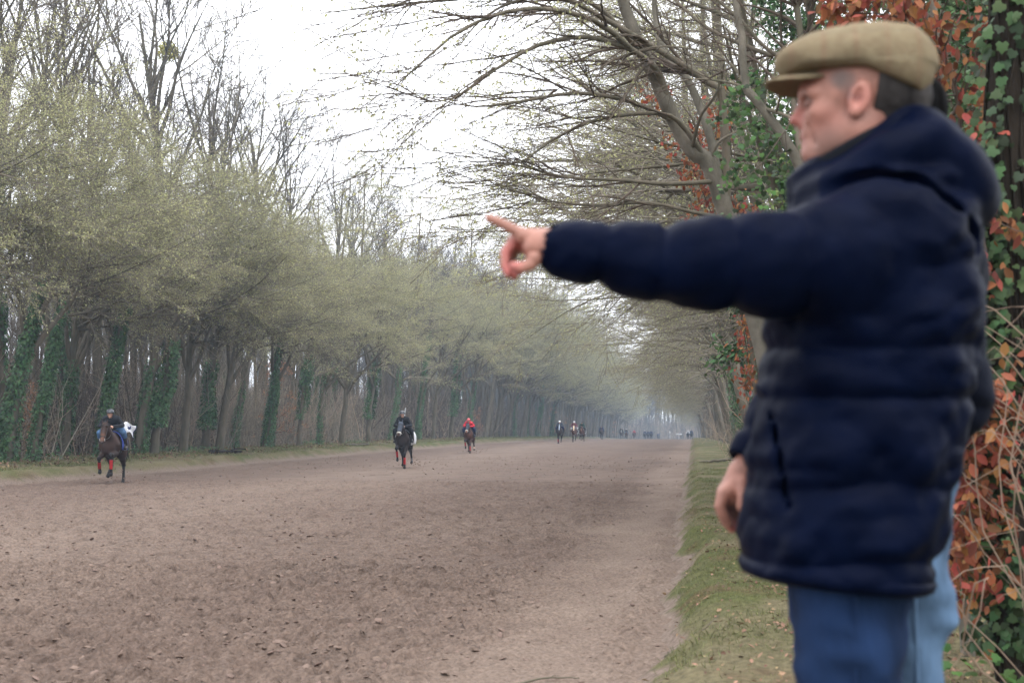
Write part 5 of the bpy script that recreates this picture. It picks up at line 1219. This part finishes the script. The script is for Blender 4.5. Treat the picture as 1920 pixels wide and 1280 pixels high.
# --- man: body -------------------------------------------------------
foot_z = gzf(.33, MD)
hipN, hipF = Mp(1590, 1020, -.09), Mp(1585, 1020, .10)
kneeN, kneeF = Mp(1598, 1420, -.10), Mp(1585, 1420, .11)
ankN, ankF = A([kneeN[0] + .03, MD - .11, foot_z + .09]), A([kneeF[0] + .01, MD + .12, foot_z + .09])
shN, shF = Mp(1630, 455, -.15), Mp(1605, 455, .15)
elN, wrN = Mp(1330, 500, -.25), Mp(1012, 462, -.27)
elF, wrF = Mp(1520, 690, .27), Mp(1398, 882, .20)
def man_head(g, k=.02):
    g.ell(Mp(1618, 148), (.112, .079, .100)); g.ell(Mp(1556, 205), (.052, .062, .088), k=.03)
    for s in (-1, 1):
        g.caps(Mp(1602, 244, s * .044), Mp(1540, 288, s * .019), .025, .021, .025); g.ell(Mp(1540, 210, s * .043), (.024, .018, .017), k=.016); g.caps(Mp(1512, 176, s * .012), Mp(1524, 174, s * .05), .013, .012, .014)
    g.ell(Mp(1524, 289), (.021, .026, .021), k=.02)
    for s in (-1, 1): g.ell(Mp(1560, 246, s * .030), (.030, .020, .036), k=.025)
    g.ell(Mp(1530, 238), (.020, .034, .03), k=.02); g.caps(Mp(1512, 190), Mp(1496, 222), .0105, .0125, .012); g.ell(Mp(1495, 226), (.0140, .015, .0110), k=.008)
    for s in (-1, 1): g.ell(Mp(1508, 231, s * .012), (.011, .009, .009), k=.006)
    g.ell(Mp(1520, 250), (.018, .030, .022), k=.012); g.ell(Mp(1524, 278), (.016, .028, .016), k=.012); g.ell(Mp(1513, 259), (.0125, .020, .0085), k=.006); g.ell(Mp(1515, 270), (.012, .021, .0085), k=.006)
    g.cut(g.capsd(Mp(1502, 264.5, -.016), Mp(1502, 264.5, .016), .0015, .0015), .003)
    for s in (-1, 1): g.cut(g.elld(Mp(1512, 194, s * .031), (.014, .019, .011)), .012); g.ell(Mp(1520, 194, s * .031), (.012, .012, .0115), k=.002)
    for s in (-1, 1): g.cut(g.capsd(Mp(1517, 236, s * .034), Mp(1528, 268, s * .036), .0035, .003), .008)
    g.caps(Mp(1612, 250), Mp(1650, 380), .060, .066, .03)
    for s in (-1, 1):
        Re = fwdax(Mp(1600, 218), Mp(1615, 152)); g.ell(Mp(1611, 184, s * .080), (.035, .010, .021), Re, k=.008); g.cut(g.elld(Mp(1609, 181, s * .092), (.022, .011, .010), Re), .004); g.ell(Mp(1601, 212, s * .079), (.010, .007, .009), k=.006)
def man_torso(g, dr=0):
    g.ell(Mp(1625, 500), (.13 + dr, .17 + dr, .17 + dr)); g.ell(Mp(1615, 720), (.13 + dr, .17 + dr, .24 + dr), k=.1); g.ell(Mp(1592, 960), (.10 + dr, .16 + dr, .13 + dr), k=.1); g.caps(shN, shF, .075 + dr, .075 + dr, .08)
g = Grid(Mp(880, 1000) * A([1, 0, 1]) + A([-.02, 2.25, -1.3]), Mp(1860, 40) * A([1, 0, 1]) + A([.0, 3.1, 0]), .0085)
g.lo[2]; man_torso(g)
g.chain([shN, elN, wrN], [.055, .044, .031], .05); g.chain([shF, elF, wrF], [.055, .044, .029], .05)
g.chain([hipN, kneeN, ankN], [.080, .050, .036], .05); g.chain([hipF, kneeF, ankF], [.080, .050, .036], .05)
for an in (ankN, ankF): g.caps(an + A([.03, 0, -.05]), an + A([-.16, 0, -.06]), .036, .030, .03)
g.caps(Mp(1615, 270), Mp(1650, 400), .056, .07, .04)
bodyV, bodyF = g.mesh()
# the head and both hands again at a finer grid; overlap inside collar and cuffs
g = Grid(Mp(1470, 420) + A([0, -.13, 0]), Mp(1745, 40) + A([0, .13, 0]), .0034); man_head(g); headV, headF = g.mesh()
g = Grid(wrN + A([-.17, -.09, -.13]), wrN + A([.06, .10, .09]), .0030)
def Wn(px, py, dy=0.0): return Mp(px, py, -.27 + dy)
g.caps(Wn(1060, 458, .01), Wn(1012, 457, .008), .031, .025, .01); g.caps(Wn(1012, 452), Wn(980, 442, -.004), .019, .0145, .012); g.caps(Wn(1012, 456, .02), Wn(966, 452, .022), .020, .0145, .014); g.caps(Wn(1012, 460, .034), Wn(972, 462, .04), .018, .013, .014)
g.caps(Wn(1012, 468, -.004), Wn(1003, 484, -.018), .016, .014, .010)
for ch, r0 in (([(982, 440, -.006), (957, 427, -.006), (935, 416, -.005), (917, 409, -.004)], .0112), ([(964, 450, .006), (947, 474, .004), (946, 497, .002), (953, 513, .0)], .0102),
               ([(964, 456, .024), (950, 482, .022), (953, 504, .018), (963, 517, .012)], .0100), ([(970, 464, .042), (958, 486, .040), (963, 503, .034), (973, 511, .026)], .0090), ([(1003, 484, -.018), (994, 497, -.022), (979, 502, -.022), (964, 499, -.018)], .0125)):
    g.chain([Wn(*q) for q in ch], list(np.linspace(r0 * .93, r0 * .68, 4)), .002)
hnV, hnF = g.mesh()
g = Grid(wrF + A([-.09, -.07, -.15]), wrF + A([.08, .07, .06]), .0034)
def Wf(px, py, dy): return Mp(px, py, .20 + dy)
g.caps(wrF + A([.03, 0, .05]), wrF, .030, .027, .01); g.caps(Wf(1392, 888, 0), Wf(1368, 925, .0), .027, .026, .02); g.caps(Wf(1392, 895, 0.02), Wf(1372, 925, .022), .022, .02, .02)
for k, ch in enumerate([[(1357, 925, -.022), (1350, 948, -.026), (1357, 968, -.024), (1366, 982, -.02)], [(1360, 930, -.002), (1352, 955, -.004), (1361, 977, -.002), (1373, 990, .0)], [(1368, 932, .016), (1362, 957, .018), (1370, 976, .018), (1381, 987, .018)], [(1376, 930, .034), (1372, 952, .036), (1379, 968, .036), (1388, 977, .034)], [(1392, 905, -.026), (1393, 930, -.036), (1390, 950, -.036)]]):
    g.chain([Wf(1385, 905, ch[0][2] * .7)] + [Wf(*q) for q in ch], [.016, .0135, .0115, .0105, .009][:len(ch) + 1], .008)
hfV, hfF = g.mesh()
V, Fs = merge([(bodyV, bodyF), (headV, headF), (hnV, hnF), (hfV, hfF)])
c = np.tile(A([.30, .140, .104]), (len(V), 1)); c *= (1 + .16 * noise(V[:, 0] * 30, V[:, 1] * 30, V[:, 2] * 30, 2) + .10 * noise(V[:, 0] * 120, V[:, 1] * 120, V[:, 2] * 120, 4))[:, None]
def tint(pt, rad, col, w=1.0):
    k = (sstep(rad, rad * .35, np.linalg.norm(V - pt, axis=1)) * w)[:, None]; c[:] = c * (1 - k) + A(col) * k
nose = Mp(1495, 226); tint(nose, .035, (.34, .11, .09), .8)
for s in (-1, 1): tint(Mp(1550, 228, s * .06), .045, (.35, .14, .11), .35); tint(Mp(1611, 184, s * .085), .042, (.36, .13, .10), .6); tint(Mp(1522, 192, s * .034), .024, (.15, .075, .06), .7); tint(Mp(1516, 194, s * .031), .010, (.04, .03, .03), .9); tint(Mp(1520, 176, s * .034), .018, (.10, .07, .06), .7); tint(Mp(1608, 182, s * .086), .013, (.16, .05, .04), .8)  # dark brown tints on eye sockets and in ear hollows are painted-in shade
for s in (-1, 1): tint(Mp(1586, 152, s * .078), .030, (.095, .078, .072), .65); tint(Mp(1590, 180, s * .078), .016, (.11, .08, .075), .6); tint(Mp(1570, 145, s * .078), .026, (.10, .08, .075), .6)
for s in (-1, 1): tint(Mp(1560, 278, s * .04), .055, (.19, .115, .095), .6)
tint(Mp(1516, 268), .030, (.25, .085, .075), .75); tint(Mp(1525, 292), .03, (.22, .13, .11), .55)
for q in ((957, 512, -.27), (968, 512, -.25), (963, 497, -.286), (1373, 990, .2), (917, 409, -.25), (960, 470, -.27)): tint(Mp(*q), .03, (.42, .12, .11), .7)
man = mobj('person', V, Fs, M['skin'], col=c)
tag(man, 'man in tweed flat cap and navy puffer jacket pointing left with outstretched arm', 'person')
for s in (-1, 1):
    g = Grid(Mp(1518, 194, s * .031) - .02, Mp(1518, 194, s * .031) + .02, .002); g.ell(Mp(1522, 194, s * .031), (.0118, .0118, .0118)); mobj('eye', *g.mesh(), M['eye'], man)

# --- hair under the cap
g = Grid(Mp(1540, 330) + A([0, -.13, 0]), Mp(1760, 60) + A([0, .13, 0]), .004)
g.ell(Mp(1622, 150), (.113, .084, .103)); g.caps(Mp(1690, 190), Mp(1690, 232), .055, .045, .03)
g.cut(g.planed(Mp(1632, 200), (1.0, 0, -.15)), .006)
g.cut(g.planed(Mp(1690, 250), (.3, 0, 1.0)), .01)
g.D = g.D + .002 * noise(g.X * 160, g.Y * 160, g.Z * 60, 4)
mobj('hair', *g.mesh(), M['grey_hair'], man)

# --- flat cap
g = Grid(Mp(1415, 240) + A([0, -.16, 0]), Mp(1765, 30) + A([0, .16, 0]), .0042)
R1 = fwdax(Mp(1450, 132), Mp(1740, 112)); g.ell(Mp(1600, 116), (.140, .104, .062), R1); g.ell(Mp(1648, 118), (.095, .100, .070), k=.03); g.ell(Mp(1515, 122), (.055, .085, .026), k=.03); g.ell(Mp(1690, 150), (.048, .085, .055), k=.04)
g.cut(np.maximum(g.planed(Mp(1540, 146), (.02, 0, 1.0)), g.planed(Mp(1640, 156), (.42, 0, 1.0))), .006)
brim = g.elld(Mp(1502, 151), (.070, .080, .0085), fwdax(Mp(1432, 156), Mp(1560, 145))); bend = (g.Y - MD) ** 2 * 2.2
Zs = g.Z.copy(); g.Z = g.Z + bend; brim = g.elld(Mp(1500, 152), (.069, .082, .0078), fwdax(Mp(1432, 157), Mp(1560, 146))); g.Z = Zs
g.add(brim, .006)
fold = noise(g.X * 14, g.Y * 9, g.Z * 16, 6) * .0085 + .003 * noise(g.X * 34, g.Y * 20, g.Z * 34, 8); g.D = g.D + fold * (g.Z > Mp(1500, 142)[2])
mobj('flat_cap', *g.mesh(), M['tweed'], man)
g = Grid(Mp(1590, 70) + A([-.02, -.03, 0]), Mp(1610, 30) + A([.02, .03, 0]), .003); g.ell(Mp(1600, 50), (.013, .013, .006))
mobj('cap_button', *g.mesh(), M['tweed'], man)

# --- puffer jacket
def puff(t, amp):                     # t in seam units: rounded pillow, sharp seam
    f = np.abs(np.mod(t, 1.0) - .5) * 2
    return amp * (1 - f ** 3.2)
ys = A([300, 360, 420, 500, 600, 700, 800, 900, 1000, 1060, 1110.0]); fr_ = A([1530, 1492, 1474, 1458, 1442, 1428, 1416, 1402, 1396, 1398, 1400.0]); bk_ = A([1770, 1806, 1824, 1830, 1828, 1818, 1803, 1784, 1757, 1733, 1712.0]); hw = A([.11, .19, .235, .25, .245, .235, .232, .235, .238, .232, .225])
zz_ = A([Mp(1600, q)[2] for q in ys]); xf_ = A([Mp(a, q)[0] for a, q in zip(fr_, ys)]); xb_ = A([Mp(a, q)[0] for a, q in zip(bk_, ys)])
g = Grid(Mp(985, 1125) * A([1, 0, 1]) + A([0, 2.16, 0]), Mp(1895, 190) * A([1, 0, 1]) + A([0, 3.12, 0]), .0068)
o_ = np.argsort(zz_); xf = np.interp(g.Z, zz_[o_], xf_[o_]); xb = np.interp(g.Z, zz_[o_], xb_[o_]); yw = np.interp(g.Z, zz_[o_], hw[o_])
cx, rx = (xf + xb) / 2, (xb - xf) / 2
u, v = (g.X - cx) / rx, (g.Y - MD) / yw
rho = (np.abs(u) ** 2.5 + np.abs(v) ** 2.5) ** (1 / 2.5)
seams = A([240, 380, 520, 657, 745, 906, 1042, 1110.0]); sz = A([Mp(1600, q)[2] for q in seams])[::-1]
wv = .012 * noise(g.X * 6, g.Y * 6, g.Z * 3, 12) + .02 * (g.X - Mp(1600, 700)[0]) * 1.2
tseam = np.interp(g.Z + wv, sz, np.arange(len(sz)).astype(float))
wr = .007 * noise(g.X * 13, g.Y * 13, g.Z * 26, 14) + .004 * noise(g.X * 34, g.Y * 34, g.Z * 50, 15) + .008 * noise((g.X + g.Z * .8) * 16, g.Y * 8, g.Z * 6, 16) + .006 * noise((g.X - g.Z * .9) * 22, g.Y * 8, g.Z * 9, 17)
rdg = .010 * (np.abs(noise((g.X + g.Z * .5) * 11, g.Y * 7, g.Z * 13, 24)) + .6 * np.abs(noise((g.X - g.Z * .7) * 19, g.Y * 10, g.Z * 24, 25)) - .4)
wr = (wr * .7 - rdg).astype(np.float32)
torso = (rho - 1) * np.minimum(rx, yw) + .005 - puff(tseam, .0105) + wr
torso = np.maximum(torso, g.Z - zz_.max()).astype(np.float32)
def sleeve(pts, rad, n=0, amp=.014, k=8.0, off=0.0):
    """tapered quilted sleeve along a polyline"""
    pts = [A(p) for p in pts]; Ls = [np.linalg.norm(pts[i + 1] - pts[i]) for i in range(len(pts) - 1)]; best = np.full(g.X.shape, 9.0, np.float32); s0 = 0.0; sacc = np.zeros(g.X.shape, np.float32)
    for i in range(len(pts) - 1):
        a, ab = pts[i], pts[i + 1] - pts[i]; t = np.clip(((g.X - a[0]) * ab[0] + (g.Y - a[1]) * ab[1] + (g.Z - a[2]) * ab[2]) / (ab @ ab), 0, 1)
        d = np.sqrt((g.X - a[0] - t * ab[0]) ** 2 + (g.Y - a[1] - t * ab[1]) ** 2 + (g.Z - a[2] - t * ab[2]) ** 2) - (rad[i] + (rad[i + 1] - rad[i]) * t)
        m = d < best; best = np.where(m, d, best); sacc = np.where(m, s0 + t * Ls[i], sacc); s0 += Ls[i]
    return best + amp * .55 - puff((sacc + off) * k + .10 * noise(g.X * 8, g.Y * 8, g.Z * 8, 18), amp)
nearp = [Mp(1640, 462, -.13), Mp(1560, 486, -.20), Mp(1440, 494, -.24), Mp(1250, 496, -.26), Mp(1110, 476, -.268), Mp(1018, 458, -.27)]
arm = sleeve(nearp, [.112, .104, .086, .068, .054, .040], amp=.012, k=9.2, off=.03) + .6 * wr
arm = np.maximum(arm, -g.planed(Mp(1016, 458, -.27), unit(nearp[-2] - nearp[-1])))
armf = sleeve([shF + A([0, .0, -.03]), elF, wrF + A([.02, 0, .03])], [.10, .078, .050], amp=.010, k=9.0) + .5 * wr
armf = np.maximum(armf, -g.planed(wrF + A([0, 0, .012]), unit(elF - wrF)))
g.D = torso; g.add(g.capsd(Mp(1640, 448, -.165), Mp(1640, 448, .165), .098, .098) + .5 * wr, .05); g.add(armf, .015); g.add(arm, .028)
# stand collar: a tilted tube, hollow for the neck
cxp = Mp(1598, 330); tt = (g.Z - Mp(1600, 400)[2]); kx = Mp(1598, 330)[0]
ex = (g.X - kx - .02 * tt) / .118; ey = (g.Y - MD) / .108; ring = (np.sqrt(ex ** 2 + ey ** 2) - 1) * .11
top = g.planed(Mp(1490, 338), (-.52, 0, 1.0)); bot = -g.planed(Mp(1600, 440), (0, 0, 1.0))
collar = np.maximum(np.maximum(ring, top), bot) + .3 * wr
g.add(collar, .02)
# hood lying on the back
H1 = fwdax(Mp(1700, 240), Mp(1860, 410)); g.ell(Mp(1764, 322), (.122, .160, .074), H1, k=.012); g.ell(Mp(1797, 372), (.066, .145, .070), k=.02); g.ell(Mp(1722, 262), (.05, .135, .05), k=.035)
for s in (-1, 1): g.chain([Mp(1745, 275, s * .12), Mp(1660, 300, s * .14), Mp(1560, 348, s * .125), Mp(1510, 372, s * .07)], [.058, .044, .034, .024], .02)
g.D = g.D + (.010 * noise((g.X - g.Z * .6) * 17, g.Y * 10, g.Z * 12, 22) * sstep(Mp(1600, 460)[2], Mp(1600, 400)[2], g.Z)).astype(np.float32)
for s in (-1, 1):
    gp_ = [Mp(1560, 352, s * .175), Mp(1640, 345, s * .185), Mp(1712, 352, s * .19), Mp(1768, 392, s * .185), Mp(1822, 452, s * .15)]
    for i in range(4): g.cut(g.capsd(gp_[i], gp_[i + 1], .022, .022), .014)
g.cut(g.capsd(Mp(1592, 190), Mp(1604, 395), .092, .080), .012)
# hem: cut on a slant, cuffs and openings
hem = g.planed(Mp(1395, 1062), unit(A([-(Mp(1395, 1062)[2] - Mp(1712, 1096)[2]) / (Mp(1395, 1062)[0] - Mp(1712, 1096)[0]), 0, 1.0])))
g.cut(hem, .006); g.cut(np.maximum((rho - .86) * .2, g.planed(Mp(1600, 985), (0, 0, 1.0))), .01)
g.cut(g.capsd(Mp(1005, 459, -.27), Mp(1045, 459, -.27), .034, .032), .003); g.cut(g.capsd(wrF + A([-.02, 0, -.03]), wrF + A([.015, 0, .03]), .040, .036), .003)
# pocket slit
g.cut(np.maximum(np.abs(g.planed(Mp(1452, 850, 0), unit(A([1.0, 0, .15])))) - .004, np.maximum(np.maximum(g.Z - Mp(1452, 778, 0)[2], Mp(1452, 945, 0)[2] - g.Z), g.Y - (MD - .10))) + .001, .010)
jk = mobj('jacket', *g.mesh(), M['puffer'], man)
# lining inside the collar
g2 = Grid(Mp(1450, 420) + A([0, -.16, 0]), Mp(1740, 200) + A([0, .16, 0]), .006)
ex = (g2.X - kx - .02 * (g2.Z - Mp(1600, 400)[2])) / .112; ey = (g2.Y - MD) / .102; rg = (np.sqrt(ex ** 2 + ey ** 2) - 1) * .11
g2.D = np.maximum(np.abs(rg) - .008, np.maximum(g2.planed(Mp(1486, 333), (-.52, 0, 1.0)), -g2.planed(Mp(1600, 420), (0, 0, 1.0)))).astype(np.float32)
mobj('collar', *g2.mesh(), M['collar_lining'], jk)
# hem band and zip pull
hv = []
for a in np.linspace(0, 2 * math.pi, 60):
    cz = Mp(1395, 1062); xm, xr = (xf_[-2] + xb_[-2]) / 2, (xb_[-2] - xf_[-2]) / 2; cu, su = math.cos(a), math.sin(a); k_ = (abs(cu) ** 2.5 + abs(su) ** 2.5) ** (-1 / 2.5)
    x = xm + xr * cu * k_ * .99; y = MD + hw[-2] * su * k_ * .99; z = Mp(1395, 1052)[2] + (x - Mp(1395, 1062)[0]) * (Mp(1712, 1086)[2] - Mp(1395, 1052)[2]) / (Mp(1712, 1086)[0] - Mp(1395, 1052)[0]); hv.append([x, y, z])
mobj('hem', *tubes(A(hv)[None], np.full((1, 60), .016), 8), M['puffer'], jk)

# --- jeans and shoes
def jeans(parent, hipN, hipF, kneeN, kneeF, ankN, ankF, m, k=1.0, seed=1):
    lo = np.min([hipN, hipF, kneeN, kneeF, ankN, ankF], axis=0) - A([.16, .16, .05]); hi = np.max([hipN, hipF, kneeN, kneeF, ankN, ankF], axis=0) + A([.16, .16, .14])
    g = Grid(lo, hi, .009)
    for a, b, c_ in ((hipN, kneeN, ankN), (hipF, kneeF, ankF)): g.chain([a, a + (b - a) * .35, b, c_], [.118 * k, .104 * k, .080 * k, .066 * k], .03)
    g.caps(hipN + A([0, 0, .03]), hipF + A([0, 0, .03]), .12 * k, .12 * k, .05)
    g.D = g.D + (.010 * noise(g.X * 9, g.Y * 9, g.Z * 16, seed) + .011 * noise((g.X + g.Z * .7) * 13, g.Y * 9, g.Z * 8, seed + 3) + .006 * noise(g.X * 12, g.Y * 12, g.Z * 34, seed + 5)).astype(np.float32)
    for c_ in (ankN, ankF): g.cut(g.planed(c_ + A([0, 0, -.02]), (0, 0, 1.0)) + np.where((g.X - c_[0]) ** 2 + (g.Y - c_[1]) ** 2 < .02, 0, 9), 0)
    j = mobj('jeans', *g.mesh(), m, parent)
    for a, b, c_ in ((hipN, kneeN, ankN), (hipF, kneeF, ankF)):
        q = poly(np.stack([a + A([0, -.118 * k, 0]), a + (b - a) * .35 + A([0, -.104 * k, 0]), b + A([0, -.080 * k, 0]), c_ + A([0, -.066 * k, 0])]), 20); mobj('seam', *tubes(q[None], np.full((1, 20), .004), 5), m, j)
def shoes(parent, an, m):
    g = Grid(an + A([-.27, -.08, -.12]), an + A([.10, .08, .06]), .007)
    g.caps(an + A([.03, 0, -.045]), an + A([-.15, 0, -.058]), .046, .040, .02); g.caps(an, an + A([.01, 0, -.04]), .048, .05, .03); g.ell(an + A([-.17, 0, -.062]), (.06, .045, .032), k=.02); g.cut(g.planed(an + A([0, 0, -.088]), (0, 0, 1.0)), .004)
    s = mobj('shoe', *g.mesh(), m, parent)
jeans(man, hipN, hipF, kneeN, kneeF, ankN, ankF, M['denim']); shoes(man, ankN, M['shoe']); shoes(man, ankF, M['shoe'])

# --- the person standing behind him
QD = 3.12
def Q(px, py, dy=0.0): return P(px, py, QD + dy)
fz = gzf(.45, QD)
hN, hF = Q(1698, 900, -.085), Q(1688, 900, .085); kN, kF = Q(1712, 1290, -.09), Q(1692, 1290, .09); aN, aF = A([kN[0] + .03, QD - .10, fz + .09]), A([kF[0], QD + .10, fz + .09])
sN, sF = Q(1722, 415, -.18), Q(1700, 415, .18); eN, eF = Q(1792, 745, -.20), Q(1780, 745, .24); wN, wF = Q(1690, 850, -.17), Q(1660, 830, .2)
hc = Q(1668, 228)
g = Grid(Q(1480, 1200) * A([1, 0, 0]) + A([0, QD - .42, fz - .02]), Q(1860, 100) * A([1, 0, 1]) + A([0, QD + .42, .02]), .011)
g.ell(Q(1700, 500), (.12, .17, .20)); g.ell(Q(1695, 760), (.10, .15, .20), k=.1); g.caps(sN, sF, .07, .07, .08); g.chain([sN, eN, wN], [.052, .043, .03], .05); g.chain([sF, eF, wF], [.052, .043, .03], .05)
g.chain([hN, kN, aN], [.058, .040, .032], .04); g.chain([hF, kF, aF], [.058, .040, .032], .04); g.ell(hc, (.095, .075, .115)); g.caps(hc + A([-.045, 0, -.05]), hc + A([-.055, 0, -.10]), .045, .03, .03); g.caps(hc + A([-.095, 0, -.0]), hc + A([-.112, 0, -.03]), .011, .014, .012); g.caps(hc + A([.02, 0, -.05]), Q(1715, 400), .055, .06, .04)
for s in (-1, 1): g.ell(hc + A([.005, s * .076, -.01]), (.02, .01, .032), k=.01)
for an in (aN, aF): g.caps(an + A([.03, 0, -.05]), an + A([-.16, 0, -.06]), .036, .030, .03)
for w in (wN, wF):
    g.ell(w + A([-.05, 0, -.02]), (.045, .022, .035), k=.02)
    for f in range(4): g.chain([w + A([-.08, 0, .005 - f * .018]), w + A([-.115, -.004, -.005 - f * .018]), w + A([-.135, .012, -.02 - f * .016])], [.011, .010, .009], .004)
    g.chain([w + A([-.03, -.02, .01]), w + A([-.07, -.03, .02])], [.013, .010], .006)
V, Fs = g.mesh(); two = mobj('person', V, Fs, M['skin'], col=np.tile(A([.42, .22, .165]), (len(V), 1)))
tag(two, 'person in dark puffer jacket and light blue jeans standing mostly hidden behind the man', 'person')
g = Grid(hc - A([.15, .13, .16]), hc + A([.16, .13, .15]), .006); g.ell(hc + A([.012, 0, .018]), (.105, .086, .112)); g.cut(g.planed(hc + A([-.055, 0, .02]), (1.0, 0, .8)), .01); g.ell(hc + A([.085, 0, .035]), (.035, .05, .05), k=.02)
g.D = g.D + (.003 * noise(g.X * 90, g.Y * 90, g.Z * 30, 9)).astype(np.float32); mobj('hair', *g.mesh(), M['dark_hair'], two)
g = Grid(Q(1560, 990) * A([1, 0, 1]) + A([0, QD - .38, 0]), Q(1870, 330) * A([1, 0, 1]) + A([0, QD + .42, 0]), .009)
g.ell(Q(1706, 500), (.155, .21, .22)); g.ell(Q(1706, 740), (.135, .20, .18), k=.1); g.caps(sN, sF, .10, .10, .08)
tz = g.Z * 9.0; g.D = g.D + .008 - puff(tz, .010)
for s_, e_, w_ in ((sN, eN, wN), (sF, eF, wF)): d_ = np.minimum(g.capsd(s_, e_, .088, .074), g.capsd(e_, w_, .074, .05)); g.add(d_ + .006 - puff(g.Z * 9.5 + .3, .009), .02)
g.D = g.D + (.006 * noise(g.X * 13, g.Y * 13, g.Z * 22, 31)).astype(np.float32); g.cut(g.planed(Q(1700, 870), (0, 0, 1.0)) + np.where(np.abs(g.X - Q(1706, 800)[0]) < .16, 0, 9), .0); g.caps(Q(1700, 395), Q(1690, 350), .09, .085, .03)
mobj('jacket', *g.mesh(), M['puffer_dark'], two)
jeans(two, hN, hF, kN, kF, aN, aF, M['denim_light'], .86, 7); shoes(two, aN, M['shoe']); shoes(two, aF, M['shoe'])

# ------------------------------------------------------------------ mist in the air
hz = bpy.data.materials.new('mist'); hz.use_nodes = True
nt = hz.node_tree; nt.nodes.remove(nt.nodes['Principled BSDF'])
pv = nt.nodes.new('ShaderNodeVolumePrincipled'); pv.inputs['Density'].default_value = 0.0006
pv.inputs['Color'].default_value = (0.62, 0.79, 1.0, 1); pv.inputs['Anisotropy'].default_value = 0.0
nt.links.new(pv.outputs[0], nt.nodes['Material Output'].inputs['Volume'])
x0, x1, y0, y1, z0, z1 = -720, 720, -180, 1020, -4.6, 46.0
V = A([[x, y, z] for z in (z0, z1) for y in (y0, y1) for x in (x0, x1)], float)
tag(mobj('haze', V, [A([[0, 2, 3, 1], [4, 5, 7, 6], [0, 1, 5, 4], [2, 6, 7, 3], [0, 4, 6, 2], [1, 3, 7, 5]])], hz, smooth=False), 'thin bluish mist hanging in the wood and over the track', 'haze', kind='stuff')
